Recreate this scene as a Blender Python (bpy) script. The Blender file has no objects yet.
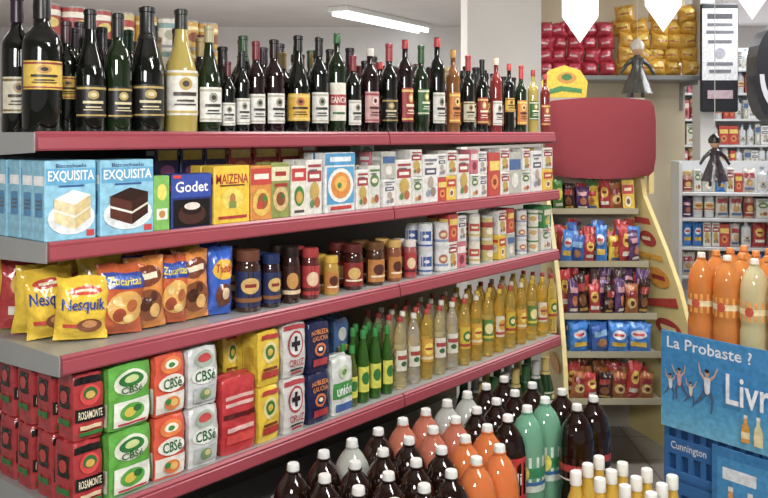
import bpy, math, random
from mathutils import Vector, Matrix, noise
random.seed(11)
SC=bpy.context.scene
COL=SC.collection
SC.view_settings.view_transform='Standard'
# ------------------------------------------------------------ materials
def lin(h):
    h=h.lstrip('#'); o=[]
    for i in (0,2,4):
        c=int(h[i:i+2],16)/255
        o.append(c/12.92 if c<=.04045 else ((c+.055)/1.055)**2.4)
    return (*o,1)
MATS={}
def M(col,kind='paper'):
    k=(col,kind)
    if k in MATS: return MATS[k]
    m=bpy.data.materials.new(kind+'_'+col.strip('#')); m.use_nodes=True
    nt=m.node_tree; b=nt.nodes['Principled BSDF']
    P=dict(paper=(.4,.0),film=(.2,.5),glass=(.04,0),pet=(.06,0),oilpet=(.05,0),plastic=(.34,0),metal=(.4,0),wall=(.9,.1),clear=(.05,0),wood=(.6,.1))[kind]
    b.inputs['Roughness'].default_value=P[0]
    tc=nt.nodes.new('ShaderNodeTexCoord'); no=nt.nodes.new('ShaderNodeTexNoise')
    no.inputs['Scale'].default_value=dict(film=30,paper=60,wall=2.5,wood=14).get(kind,14); no.inputs['Detail'].default_value=3
    nt.links.new(tc.outputs['Object'],no.inputs['Vector'])
    mr=nt.nodes.new('ShaderNodeMapRange'); mr.inputs[1].default_value=.25; mr.inputs[2].default_value=.75; mr.inputs[3].default_value=.76 if kind in('film','paper') else .95; mr.inputs[4].default_value=1.13 if kind in('film','paper') else 1.04
    nt.links.new(no.outputs['Fac'],mr.inputs[0])
    hs=nt.nodes.new('ShaderNodeHueSaturation'); hs.inputs['Color'].default_value=lin(col); hs.inputs['Saturation'].default_value=.93
    nt.links.new(mr.outputs[0],hs.inputs['Value']); nt.links.new(hs.outputs[0],b.inputs['Base Color'])
    if P[1]:
        bp=nt.nodes.new('ShaderNodeBump'); bp.inputs['Strength'].default_value=P[1]; bp.inputs['Distance'].default_value=.015
        nt.links.new(no.outputs['Fac'],bp.inputs['Height']); nt.links.new(bp.outputs[0],b.inputs['Normal'])
    if kind=='metal': b.inputs['Metallic'].default_value=.25
    if kind=='glass': b.inputs['Coat Weight'].default_value=.5
    if kind=='film': b.inputs['Coat Weight'].default_value=.35
    if kind=='pet': b.inputs['Transmission Weight'].default_value=.5; b.inputs['IOR'].default_value=1.38; b.inputs['Coat Weight'].default_value=.4
    if kind=='oilpet': b.inputs['Transmission Weight'].default_value=.8; b.inputs['IOR'].default_value=1.22; b.inputs['Coat Weight'].default_value=.6
    MATS[k]=m; return m
def emit(col,st):
    k=(col,'emit',st)
    if k in MATS: return MATS[k]
    m=bpy.data.materials.new('lamp_glow'); m.use_nodes=True; b=m.node_tree.nodes['Principled BSDF']
    b.inputs['Base Color'].default_value=lin(col); b.inputs['Emission Color'].default_value=lin(col); b.inputs['Emission Strength'].default_value=st
    MATS[k]=m; return m
# ------------------------------------------------------------ mesh builder
class MB:
    def __init__(s): s.v=[];s.f=[];s.m=[];s.sm=[];s.mats=[]
    def add(s,vs,fs,mat,smooth=False):
        if mat not in s.mats: s.mats.append(mat)
        i=s.mats.index(mat); n=len(s.v); s.v+= [tuple(v) for v in vs]
        for f in fs: s.f.append(tuple(n+a for a in f)); s.m.append(i); s.sm.append(smooth)
    def mesh(s,name,sharp=35):
        me=bpy.data.meshes.new(name); me.from_pydata(s.v,[],s.f)
        for m in s.mats: me.materials.append(m)
        me.polygons.foreach_set('material_index',s.m); me.polygons.foreach_set('use_smooth',s.sm)
        me.update()
        if any(s.sm):
            try: me.set_sharp_from_angle(angle=math.radians(sharp))
            except Exception: pass
        return me
def lathe(mb,prof,mat,seg=20,cx=0,cy=0):
    vs=[];fs=[]
    for r,z in prof:
        for i in range(seg):
            a=2*math.pi*i/seg; vs.append((cx+r*math.cos(a),cy+r*math.sin(a),z))
    for j in range(len(prof)-1):
        for i in range(seg):
            k=(i+1)%seg; fs.append((j*seg+i,j*seg+k,(j+1)*seg+k,(j+1)*seg+i))
    fs.append(tuple(range(seg-1,-1,-1))); fs.append(tuple((len(prof)-1)*seg+i for i in range(seg)))
    mb.add(vs,fs,mat,True)
def box(mb,x0,x1,y0,y1,z0,z1,mat,bev=0):
    b=min(bev,(x1-x0)/3,(y1-y0)/3,(z1-z0)/3)
    if b<=0:
        vs=[(x,y,z) for x in(x0,x1) for y in(y0,y1) for z in(z0,z1)]
        mb.add(vs,[(0,1,3,2),(4,6,7,5),(0,4,5,1),(2,3,7,6),(0,2,6,4),(1,5,7,3)],mat); return
    vs=[];idx={}
    for ix,x in enumerate((x0,x1)):
        for iy,y in enumerate((y0,y1)):
            for iz,z in enumerate((z0,z1)):
                sx=b if ix==0 else -b; sy=b if iy==0 else -b; sz=b if iz==0 else -b
                idx[(ix,iy,iz,0)]=len(vs); vs.append((x,y+sy,z+sz))
                idx[(ix,iy,iz,1)]=len(vs); vs.append((x+sx,y,z+sz))
                idx[(ix,iy,iz,2)]=len(vs); vs.append((x+sx,y+sy,z))
    I=lambda *a: idx[a]; fs=[]
    for q in(0,1):
        fs.append((I(q,0,0,0),I(q,1,0,0),I(q,1,1,0),I(q,0,1,0)))
        fs.append((I(0,q,0,1),I(1,q,0,1),I(1,q,1,1),I(0,q,1,1)))
        fs.append((I(0,0,q,2),I(1,0,q,2),I(1,1,q,2),I(0,1,q,2)))
        for r in(0,1):
            fs.append((I(q,r,0,0),I(q,r,1,0),I(q,r,1,1),I(q,r,0,1)))
            fs.append((I(q,0,r,0),I(q,1,r,0),I(q,1,r,2),I(q,0,r,2)))
            fs.append((I(0,q,r,1),I(1,q,r,1),I(1,q,r,2),I(0,q,r,2)))
            for p in(0,1): fs.append((I(q,r,p,0),I(q,r,p,1),I(q,r,p,2)))
    mb.add(vs,fs,mat)
TX={}
def textmesh(s):
    if s in TX: return TX[s]
    cu=bpy.data.curves.new('t','FONT'); cu.body=s; cu.offset=.014; cu.resolution_u=2
    ob=bpy.data.objects.new('t',cu); COL.objects.link(ob)
    dg=bpy.context.evaluated_depsgraph_get(); me=bpy.data.meshes.new_from_object(ob.evaluated_get(dg))
    vs=[v.co.copy() for v in me.vertices]; fs=[tuple(p.vertices) for p in me.polygons]
    bpy.data.objects.remove(ob); bpy.data.curves.remove(cu); bpy.data.meshes.remove(me)
    x0=min(v.x for v in vs);x1=max(v.x for v in vs);y0=min(v.y for v in vs);y1=max(v.y for v in vs)
    TX[s]=([((v.x-x0)/(x1-x0)*2-1,(v.y-y0)/(y1-y0)*2-1) for v in vs],fs); return TX[s]
def prints(mb,specs,drape,kind='paper',curved=False,l0=1,dl=.0006):
    for i,sp in enumerate(specs):
        off=dl*(i+l0); t=sp[0]; m=M(sp[-1],kind)
        if t=='r':
            _,cx,cz,hw,hh,_c=sp; nx=max(2,int(hw*14)) if curved else 1; nz=max(2,int(hh*14)) if curved=='both' else 1
            vs=[];fs=[]
            for b in range(nz+1):
                for a in range(nx+1): vs.append(drape(cx+hw*(2*a/nx-1),cz+hh*(2*b/nz-1),off))
            for b in range(nz):
                for a in range(nx):
                    q=b*(nx+1)+a; fs.append((q,q+1,q+nx+2,q+nx+1))
            mb.add(vs,fs,m,True)
        elif t=='e':
            _,cx,cz,rx,rz,_c=sp; n=18; vs=[drape(cx,cz,off)];fs=[]
            rings=(.25,.5,.75,1) if curved=='both' else (.5,1)
            for rr in rings:
                for k in range(n):
                    a=2*math.pi*k/n; vs.append(drape(cx+rx*rr*math.cos(a),cz+rz*rr*math.sin(a),off))
            for k in range(n):
                q=(k+1)%n; fs.append((0,1+k,1+q))
                for R in range(len(rings)-1): fs.append((1+R*n+k,1+(R+1)*n+k,1+(R+1)*n+q,1+R*n+q))
            mb.add(vs,fs,m,True)
        elif t=='p':
            vs=[drape(a,c,off) for a,c in sp[1]]; mb.add(vs,[tuple(range(len(vs)))],m)
        elif t=='t':
            _,s,cx,cz,hw,hh,_c=sp; tv,tf=textmesh(s)
            mb.add([drape(cx+hw*a,cz+hh*c,off+(.0016 if curved=='both' else .0006)) for a,c in tv],tf,m)
# ------------------------------------------------------------ placing
def obj(name,me,parent=None,loc=(0,0,0),rz=0):
    o=bpy.data.objects.new(name,me); COL.objects.link(o)
    if parent: o.parent=parent
    o.location=loc; o.rotation_euler=(0,0,rz); return o
def meta(o,label,cat,group=None,kind=None):
    o['label']=label
    if cat: o['category']=cat
    if group: o['group']=group
    if kind: o['kind']=kind
def place(t,loc,rz,label=None,group=None,tilt=0,roll=0):
    o=obj(t['name'],t['mesh'],None,loc,rz); o.rotation_euler=(tilt,roll,rz)
    meta(o,label or t['label'],t['cat'],group)
    for pn,pm in t['parts']: obj(pn,pm,o)
    return o
TC={}
def cached(f):
    def g(*a):
        k=(f.__name__,repr(a))
        if k not in TC: TC[k]=f(*a)
        return TC[k]
    return g
# ------------------------------------------------------------ product makers
PROF=dict(
 bord=[(.6,.012),(.92,0),(1,.02),(1,.60),(.96,.64),(.83,.685),(.6,.72),(.44,.75),(.39,.79),(.37,.96),(.43,.962),(.43,.99),(.40,1)],
 burg=[(.6,.012),(.92,0),(1,.02),(1,.44),(.95,.50),(.82,.57),(.63,.64),(.47,.71),(.38,.79),(.34,.87),(.33,.96),(.38,.962),(.38,.99),(.36,1)],
 champ=[(.6,.012),(.9,0),(1,.03),(1,.46),(.95,.54),(.8,.63),(.6,.72),(.44,.80),(.38,.88),(.37,.95),(.42,.955),(.42,.99),(.39,1)],
 spirit=[(.6,.01),(.94,0),(1,.02),(1,.66),(.93,.71),(.7,.75),(.45,.78),(.36,.82),(.36,.94),(.4,.94),(.4,1)],
 pet=[(.4,.02),(.75,0),(.96,.02),(1,.06),(1,.26),(.94,.30),(.94,.34),(1,.37),(1,.60),(.985,.68),(.93,.75),(.80,.82),(.58,.88),(.36,.92),(.28,.935),(.34,.94),(.34,.95),(.25,.955),(.25,.985)],
 oil=[(.5,.015),(.93,0),(1,.02),(1,.10),(.95,.12),(.95,.14),(1,.16),(1,.20),(.96,.215),(1,.23),(1,.60),(.96,.64),(1,.67),(.97,.74),(.84,.80),(.62,.85),(.44,.89),(.40,.91),(.40,.96)],
 sauce=[(.6,.01),(.93,0),(1,.03),(1,.55),(.92,.64),(.68,.74),(.48,.81),(.42,.87),(.42,.95)],
 jar=[(.6,.01),(.95,0),(1,.03),(1,.70),(.93,.76),(.84,.80),(.84,.84)],
 can=[(.9,.0),(.98,.0),(1,.02),(.97,.03),(.97,.97),(1,.98),(.98,1),(.93,1),(.93,.985)])
def cyl_drape(R,zc,hz,am):
    return lambda a,c,off:((R+off)*math.sin(a*am),-(R+off)*math.cos(a*am),zc+hz*c)
LAB={}
def lw(bg,ac,ink,crest=None,z0=.12,z1=.48,am=1.15,txt=None):
    s=[('r',0,0,1,1,bg),('r',0,.82,1,.07,ac),('r',0,-.85,1,.05,ac)]
    if crest: s.append(('e',0,.4,.3,.28,crest)); s.append(('e',0,.4,.16,.14,ink))
    if txt: s.append(('t',txt,0,.0,.62,.22,ink))
    else: s.append(('r',0,-.05,.55,.08,ink))
    s+= [('r',0,-.35,.4,.04,ink),('r',0,-.52,.5,.03,ink)]
    return (z0,z1,am,s)
LAB['yellow']=lw('#dcb73c','#8d2a1e','#2a2016','#b8862a',.30,.50)
LAB['cream']=lw('#d9d2b8','#7a6a3c','#3a2c22','#a88b4a',.14,.40)
LAB['white']=lw('#e6e4dc','#b9b4a0','#30302c','#9a9a86',.10,.42)
LAB['whitered']=lw('#e4ded4','#a32024','#2a2422','#b03030',.16,.42)
LAB['black']=lw('#1d1b1a','#b59a50','#d8cba0','#b59a50',.12,.38)
LAB['red']=lw('#a2252a','#e2c566','#f0e0c0','#d9b24a')
LAB['green']=lw('#2f6b38','#e4e0c4','#f0ecd0','#d8c050',.2,.5)
LAB['orange']=lw('#d9822c','#f0d060','#4a1c10','#f0d880')
LAB['blue']=lw('#2c4f94','#e0e0e0','#f0f0f0','#d8c050',.1,.34)
LAB['pink']=lw('#cf9f9a','#a03844','#5a2028','#e6d0c8')
LAB['bigwhite']=lw('#e8e5da','#c6a84c','#403428','#c0a050',.14,.50,1.3)
LAB['bigyellow']=lw('#dfb02a','#e9d070','#3a2410','#c05a20',.12,.40)
LAB['gancia']=(.12,.5,1.2,[('r',0,0,1,1,'#e8e2d2'),('r',0,.1,1,.28,'#a8242a'),('t','GANCIA',0,.1,.8,.17,'#f4efe2'),('r',0,-.6,.6,.05,'#2f6b38')])
@cached
def bottle(kind,H,R,glass,cap,lab,name,cat,label,gk):
    seg=18 if R<.045 else 24
    mb=MB(); lathe(mb,[(r*R,z*H) for r,z in PROF[kind]],M(glass,gk),seg); body=mb.mesh(name)
    parts=[]
    if lab:
        z0,z1,am,sp=LAB[lab]; mb=MB(); prints(mb,sp,cyl_drape(R,(z0+z1)/2*H,(z1-z0)/2*H,am),'paper',True); parts.append(('printed_label',mb.mesh('printed_label')))
    mb=MB()
    if kind in('bord','burg','champ'):
        n={'bord':.40,'burg':.36,'champ':.42}[kind]*R; z0={'bord':.80,'burg':.84,'champ':.74}[kind]*H
        w={'bord':.40,'burg':.385,'champ':.56}[kind]*R
        lathe(mb,[(w*1.06,z0),(n*1.09,z0+.05*H),(n*1.05,.955*H),(n*1.18,.96*H),(n*1.18,.995*H),(n*.9,1.004*H)],M(cap,'plastic'),14); parts.append(('capsule',mb.mesh('capsule')))
    elif kind!='can':
        rr={'spirit':.42,'pet':.29,'oil':.46,'sauce':.48,'jar':.93}[kind]*R; z0={'spirit':.90,'pet':.945,'oil':.93,'sauce':.88,'jar':.82}[kind]*H
        lathe(mb,[(rr,z0),(rr*1.02,z0+.002),(rr,H*.99),(rr*.9,H)],M(cap,'plastic'),14); parts.append(('cap',mb.mesh('cap')))
    return dict(name=name,cat=cat,mesh=body,parts=parts,label=label,d=2*R)
def flat_drape(W,H,D,side=None):
    if side=='left': return lambda a,c,off:(-W/2-off,-a*D/2,H/2+c*H/2)
    return lambda a,c,off:(a*W/2,-D/2-off,H/2+c*H/2)
@cached
def carton(key,W,H):
    p=PR[key]; D=p.get('D',.05); mb=MB(); box(mb,-W/2,W/2,-D/2,D/2,0,H,M(p['c'],'paper'),.0025)
    body=mb.mesh(p['name']); mb=MB(); prints(mb,p['s'],flat_drape(W,H,D),dl=.0004)
    prints(mb,p.get('side',[('r',0,.5,.8,.12,p.get('sc','#e8e8e8')),('r',0,-.1,.6,.3,p.get('sc2','#d8d8d8')),('r',0,0,.45,.02,'#6a6a6a'),('r',0,-.1,.45,.02,'#6a6a6a'),('r',0,-.2,.45,.02,'#6a6a6a')]),flat_drape(W,H,D,'left'),dl=.0004)
    return dict(name=p['name'],cat=p['cat'],mesh=body,parts=[('printed_label',mb.mesh('printed_label'))],label=p['l'],d=D)
@cached
def brick(key,W,H):
    p=PR[key]; D=p.get('D',.07); mb=MB(); m=M(p['c'],'film')
    ph=random.random()*30
    def mp(a,b,c):
        k=1-abs(c)*.3
        n=(.005*noise.noise(Vector((a*1.6,c*1.8+b,ph)))+.0018*noise.noise(Vector((a*4,c*4,ph+9+b))))*k
        m_=.003*noise.noise(Vector((b*1.6,c*2,ph+20+a)))*k
        tz=.02*H*noise.noise(Vector((a*2,b*2,ph+3))) if c>0 else 0
        return (W/2*a*(1-.035*c**4-.035*b*b)*.985+(m_-.0015 if a>0 else m_+.0015)*abs(a), D/2*b*(1-.12*a**6-.12*c**4)+ (n if b<0 else -n)*abs(b), H/2+H/2*c*(1-.05*a*a-.04*b*b if c>0 else 1)+tz*c)
    N=12;vs={};vl=[];fs=[]
    def V(i,j,k):
        if (i,j,k) not in vs: vs[(i,j,k)]=len(vl); vl.append(mp(2*i/N-1,2*j/N-1,2*k/N-1))
        return vs[(i,j,k)]
    for i in range(N):
        for j in range(N):
            for q in(0,N):
                fs.append((V(q,i,j),V(q,i+1,j),V(q,i+1,j+1),V(q,i,j+1))); fs.append((V(i,q,j),V(i+1,q,j),V(i+1,q,j+1),V(i,q,j+1))); fs.append((V(i,j,q),V(i+1,j,q),V(i+1,j+1,q),V(i,j+1,q)))
    mb.add(vl,fs,m,True)
    box(mb,-W*.44,W*.44,-.006,.006,H*.95,H*1.004,m,.002)
    for sx in(-1,1): mb.add([(sx*W*.44,-D*.30,H*.94),(sx*W*.44,D*.30,H*.94),(sx*W*.2,0,H*1.0)],[(0,1,2)],m)
    body=mb.mesh(p['name'],60); mb=MB()
    def dr(a,c,off):
        x,y,z=mp(a,-1,c); return (x,y-off-.0014,z)
    def drl(a,c,off):
        x,y,z=mp(-1,-a,c); return (x-off-.001,y,z)
    prints(mb,p['s'],dr,'film','both',1,.0008)
    if 'side' in p: prints(mb,p['side'],drl,'film','both',1,.0008)
    return dict(name=p['name'],cat=p['cat'],mesh=body,parts=[('printed_label',mb.mesh('printed_label',70))],label=p['l'],d=D)
def pillow_(key,W,H,v):
    p=PR[key]; D=p.get('D',.06); mb=MB(); m=M(p['c'],'film')
    ph=random.random()*30
    def th(a,c):
        cc=min(1,abs(c)/.9); return .0012+D/2*(max(0,1-abs(a)**2.6))**.6*(max(0,1-cc**3))**.6
    def mp(a,c,s):
        y=s*th(a,c)
        wr=.012*noise.noise(Vector((a*1.3,c*1.5,ph)))+.007*noise.noise(Vector((a*3.2,c*3.2,ph+5)))
        dx=.07*W*noise.noise(Vector((0,c*1.5,ph+11))); dz=.05*H*noise.noise(Vector((a*1.4,0,ph+15)))*max(0,c)
        return (a*W/2*(1-.07*(1-c*c))+dx*.5,y+wr*(.4+.6*(1-max(0,-c))),H/2+H/2*c+dz)
    N=18;vl=[];fs=[]
    for s in(-1,1):
        n0=len(vl)
        for j in range(N+1):
            for i in range(N+1): vl.append(mp(2*i/N-1,2*j/N-1,s))
        for j in range(N):
            for i in range(N):
                q=n0+j*(N+1)+i; fs.append((q,q+1,q+N+2,q+N+1))
    mb.add(vl,fs,m,True); body=mb.mesh(p['name'],60); mb=MB()
    prints(mb,p['s'],lambda a,c,off:(lambda v:(v[0],v[1]-off-.0014,v[2]))(mp(a,c,-1)),'film','both',1,.001)
    return dict(name=p['name'],cat=p['cat'],mesh=body,parts=[('printed_label',mb.mesh('printed_label'))],label=p['l'],d=D)
pillow__=cached(pillow_)
def pillow(key,W,H): return pillow__(key,W,H,random.randrange(3))
PR={}
def cake(c1,c2,tp):
    return [('e',0,-.44,.92,.42,'#eef2f2'),('e',.0,-.5,.8,.3,'#dfe6e8'),('p',[(-.68,.05),(.12,-.12),(.12,-.74),(-.68,-.52)],c1),('p',[(.12,-.12),(.74,.12),(.74,-.46),(.12,-.74)],c2),('p',[(-.68,.05),(.05,.26),(.74,.12),(.12,-.12)],tp),('p',[(-.68,-.2),(.12,-.39),(.12,-.45),(-.68,-.26)],'#f6f2e6'),('p',[(.12,-.39),(.74,-.15),(.74,-.21),(.12,-.45)],'#ece4d0')]
def P_(key,maker,c,s,name,cat,l,**k): PR[key]=dict(mk=maker,c=c,s=s,name=name,cat=cat,l=l,**k)
XT=[('t','Bizcochuelo',0,.87,.6,.05,'#1c3f78'),('r',0,.6,.97,.2,'#5aa8d0'),('t','EXQUISITA',0,.6,.9,.15,'#ffffff'),('r',0,.36,.5,.025,'#1c5a9a'),('r',.75,-.85,.15,.08,'#c83030')]
P_('exqv','carton','#8cc9e2',XT+cake('#e8d9a8','#d9c488','#f6f2e8'),'cake_mix_box','cake mix','light blue cake mix carton with vanilla cake picture',D=.055,sc='#ffffff',sc2='#4a90c0')
P_('exqc','carton','#8cc9e2',XT+cake('#5a2c1c','#3c1c12','#2e150d'),'cake_mix_box','cake mix','light blue cake mix carton with chocolate cake picture',D=.055,sc='#ffffff',sc2='#4a90c0')
P_('exqvl','carton','#7fbe58',[('e',0,.4,.6,.3,'#e8dc60'),('r',0,-.4,.7,.2,'#f0efe0'),('e',0,-.4,.4,.14,'#c88a40')],'pudding_box','food box','small green and yellow dessert mix carton',D=.03)
P_('godet','carton','#1b2f7c',[('r',0,.55,1,.42,'#2848a8'),('t','Godet',0,.52,.82,.2,'#ffffff'),('r',0,-.45,.9,.5,'#14100f'),('e',0,-.5,.7,.38,'#4a2a22'),('e',0,-.32,.5,.2,'#2a1612'),('e',0,-.2,.4,.14,'#e8dccf'),('r',-.75,.9,.2,.06,'#d83030')],'dessert_box','food box','dark blue dessert mix carton with white lettering',D=.04,sc='#d83030')
P_('maiz','carton','#f0c81e',[('t','MAIZENA',0,.55,.9,.17,'#b02820'),('r',0,.32,.7,.03,'#7a4a18'),('e',0,-.15,.6,.36,'#f0d858'),('e',0,-.15,.16,.2,'#b8783a'),('r',0,-.35,.2,.12,'#8a9a4a'),('r',0,-.78,.8,.05,'#b02820')],'cornstarch_box','cornstarch','yellow cornstarch carton with red lettering',D=.05,sc='#b02820',sc2='#e8a818')
P_('soup1','carton','#d98a2c',[('r',0,.6,1,.3,'#c83824'),('r',0,.6,.7,.1,'#f0e8d8'),('e',0,-.35,.85,.5,'#e8c050'),('e',.1,-.3,.5,.3,'#9a5a24'),('e',-.2,-.45,.3,.15,'#c83824'),('e',.3,-.2,.2,.1,'#3f8a3c')],'soup_packet','soup mix','orange and red soup mix packet',D=.035)
P_('soup2','carton','#8f9a4c',[('r',0,.6,1,.25,'#e8e0b8'),('r',0,.6,.6,.08,'#a82820'),('e',0,-.3,.85,.45,'#d8ba7a'),('e',0,-.3,.5,.25,'#8a4a22'),('e',.2,-.2,.2,.1,'#3f7a34'),('r',0,.2,.7,.06,'#a82820')],'soup_packet','soup mix','olive soup mix packet with bowl picture',D=.035)
P_('flan','carton','#e9e2d2',[('r',0,.65,1,.25,'#c8302a'),('r',0,.65,.6,.09,'#f0e8d8'),('e',0,-.2,.7,.4,'#3f8a3c'),('e',0,-.25,.45,.25,'#d8a040'),('r',0,-.8,.7,.05,'#4a4a50')],'dessert_box','food box','white and red dessert carton with green print',D=.04)
P_('plate','carton','#e6e8e6',[('r',0,.78,1,.2,'#4a9ccc'),('r',0,.78,.7,.08,'#e8f0f4'),('r',0,-.1,.9,.62,'#4aa0d0'),('e',0,-.1,.85,.58,'#f2f0e8'),('e',0,-.1,.66,.45,'#e08a24'),('e',0,-.05,.4,.26,'#f0b850'),('e',-.1,-.1,.14,.1,'#4a8a3c'),('r',0,-.85,.7,.06,'#c03020')],'puree_box','food box','light blue puree carton with plate picture',D=.045)
def dets(a,b,c): return [('r',0,.78,.8,.05,c),('r',-.2,.62,.5,.03,'#6a6a6a'),('e',.3,-.55,.35,.2,b),('e',-.35,-.6,.25,.15,a)]
P_('wh1','carton','#e4e2da',[('r',0,.4,.85,.2,'#a8383a'),('r',0,.4,.6,.07,'#f0ece0'),('e',0,-.15,.6,.35,'#c8a850')]+dets('#6a8a4a','#b86a3a','#a8383a'),'tea_box','food box','small white carton with red band',D=.05)
P_('wh2','carton','#e8e6e2',[('r',0,.3,.75,.14,'#5a5a6a'),('r',0,.3,.5,.05,'#e8e8e8'),('e',0,-.15,.4,.25,'#b8a898')]+dets('#8a9ab0','#9a8a78','#7a7a8a'),'tea_box','food box','small white carton with grey print',D=.05)
P_('wh3','carton','#dcdcd2',[('e',0,.3,.75,.3,'#5f8450'),('e',0,.3,.5,.12,'#e8e4c8')]+dets('#c8a050','#a8583a','#5f8450'),'tea_box','food box','small cream carton with green oval',D=.05)
P_('yr','carton','#e8c028',[('r',0,.4,.9,.3,'#c42c22'),('r',0,.4,.6,.1,'#f0e4c0'),('e',0,-.4,.5,.35,'#f2ead0'),('e',0,-.4,.3,.2,'#8a5a2c')],'tea_box','food box','yellow carton with red band',D=.05,sc='#c42c22')
P_('nav','carton','#2a2a5a',[('r',0,.4,.8,.25,'#c8b040'),('e',0,-.4,.6,.3,'#8a4a7a')],'dessert_box','food box','dark blue dessert carton with gold band',D=.05)
P_('grn','carton','#3f8a4a',[('r',0,.4,.85,.25,'#e8e4c8'),('e',0,-.4,.6,.35,'#d0c040')],'tea_box','food box','green tea carton with cream band',D=.05,sc='#e8e4c8')
P_('redb','carton','#c03a2c',[('r',0,.4,.85,.22,'#f0d060'),('e',0,-.35,.6,.35,'#e88a40'),('e',0,-.35,.3,.15,'#8a3a20')],'snack_box','food box','red carton with yellow band',D=.05,sc='#f0d060')
P_('gry','carton','#b8b8ae',[('r',0,.4,.85,.25,'#4a6a9a'),('e',0,-.35,.5,.35,'#e8e4d8')],'tea_box','food box','grey carton with blue band',D=.05)
P_('pnk','carton','#c86a78',[('r',0,.4,.85,.25,'#f0e0dc'),('e',0,-.35,.5,.35,'#8a2438')],'snack_box','food box','pink carton with white band',D=.05)
P_('nesq','pillow','#f6cc10',[('e',0,.58,.65,.14,'#d83a1c'),('r',0,.58,.4,.04,'#f4e8c0'),('t','Nesquik',0,.12,.84,.24,'#1c3a9a'),('e',.25,-.5,.5,.22,'#8a4a20'),('e',.25,-.45,.3,.12,'#c88a50'),('r',-.5,-.5,.25,.06,'#d83a1c')],'cocoa_powder_bag','cocoa bag','yellow cocoa powder bag with blue lettering',D=.06)
P_('yell','pillow','#f0cb14',[('e',0,.2,.7,.25,'#d8401c'),('r',0,.2,.4,.06,'#f4e8c0'),('r',0,-.35,.6,.12,'#2c52a8'),('e',.3,-.65,.3,.14,'#a85a20')],'cereal_bag','cereal bag','yellow snack bag with red oval print',D=.06)
P_('zucar','pillow','#c8571c',[('r',0,.55,.9,.22,'#2a3f9a'),('e',0,.55,.75,.16,'#3a62c0'),('t','Zucaritas',0,.55,.7,.11,'#f2e040'),('e',.1,-.2,.8,.48,'#e8b050'),('e',-.2,-.4,.3,.2,'#a04018'),('e',.35,-.15,.25,.18,'#b86020'),('e',-.3,.0,.2,.14,'#f0d080'),('e',.2,-.5,.25,.12,'#f0d080')],'cereal_bag','cereal bag','orange cereal bag with blue band and flakes picture',D=.07)
P_('choc','pillow','#e08a28',[('e',0,.5,.8,.28,'#7a3818'),('r',0,.5,.55,.08,'#f4e8c8'),('e',0,-.3,.8,.45,'#8a4a22'),('e',-.2,-.25,.35,.2,'#4a2412'),('e',.3,-.45,.3,.2,'#e0b060'),('e',.25,-.05,.2,.14,'#5a2c14')],'cereal_bag','cereal bag','orange and brown chocolate cereal bag',D=.07)
P_('toddy','pillow','#1f5cc8',[('e',0,.35,.8,.3,'#e8b820'),('t','Toddy',0,.35,.65,.16,'#c02020'),('e',0,-.4,.6,.35,'#6a3418'),('e',.1,-.35,.3,.18,'#e0c8a0')],'cocoa_powder_bag','cocoa bag','blue cocoa powder bag with yellow oval',D=.06)
P_('bluebag','pillow','#1f4ab0',[('e',0,.3,.6,.25,'#c83028'),('r',0,-.4,.6,.1,'#e8e0d0')],'cocoa_powder_bag','cocoa bag','dark blue bag with red oval',D=.06)
P_('rosa','brick','#b41e26',[('r',0,.8,.97,.11,'#161412'),('e',0,.33,.66,.32,'#dc3a34'),('e',0,.38,.45,.2,'#2f6a34'),('e',0,.33,.3,.12,'#d8b24c'),('r',0,-.25,.97,.19,'#161412'),('t','ROSAMONTE',-.02,-.25,.78,.12,'#f0e4c0'),('r',0,-.62,.7,.06,'#e0c8a0'),('r',0,-.8,.8,.06,'#2f7a34')],'yerba_mate_bag','yerba mate','red and black yerba mate bag',D=.09,side=[('r',0,.25,.6,.34,'#1a1614'),('e',0,.25,.4,.2,'#c83028'),('r',0,-.5,.7,.1,'#2f7a34')])
P_('rosg','brick','#9c1c20',[('r',0,.5,.8,.3,'#1e4a26'),('e',0,.0,.6,.3,'#c8a23c'),('r',0,-.55,.8,.2,'#c82c22')],'yerba_mate_bag','yerba mate','dark red yerba mate bag with green band',D=.09,side=[('r',0,.4,.7,.25,'#1e4a26'),('e',0,-.1,.5,.2,'#d8b24c'),('r',0,-.6,.8,.14,'#161412')])
P_('gree','brick','#5fae3c',[('e',0,.42,.82,.4,'#e8ecd8'),('e',0,.5,.6,.22,'#2a7a34'),('e',0,.52,.35,.12,'#c8d890'),('t','CBSé',0,.2,.5,.11,'#2a6a2c'),('r',0,-.52,.85,.38,'#e9ecdf'),('e',0,-.5,.6,.27,'#58a83c'),('e',-.1,-.5,.3,.14,'#d8c040'),('e',.25,-.42,.2,.1,'#2a6a2c'),('r',0,-.82,.7,.03,'#c83030')],'yerba_mate_bag','yerba mate','lime green and white yerba mate bag',D=.09,side=[('r',0,-.5,.9,.35,'#d8e0c8'),('r',0,.4,.5,.2,'#2a7a34')])
P_('cbor','brick','#e04a1c',[('r',0,-.62,.97,.3,'#e8e4d8'),('e',0,.6,.75,.28,'#e87a2c'),('e',0,.62,.45,.14,'#f4ecd8'),('e',0,.6,.2,.08,'#3a8a3c'),('e',0,.02,.86,.28,'#f2efe4'),('t','CBSé',0,.02,.62,.17,'#1d6a30'),('e',0,-.62,.5,.22,'#e07828'),('e',.1,-.6,.25,.12,'#f0c060'),('e',-.3,-.55,.18,.1,'#3a8a3c')],'yerba_mate_bag','yerba mate','red-orange yerba mate bag with white oval',D=.09,side=[('r',0,-.5,.9,.4,'#e8e4d8')])
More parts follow.
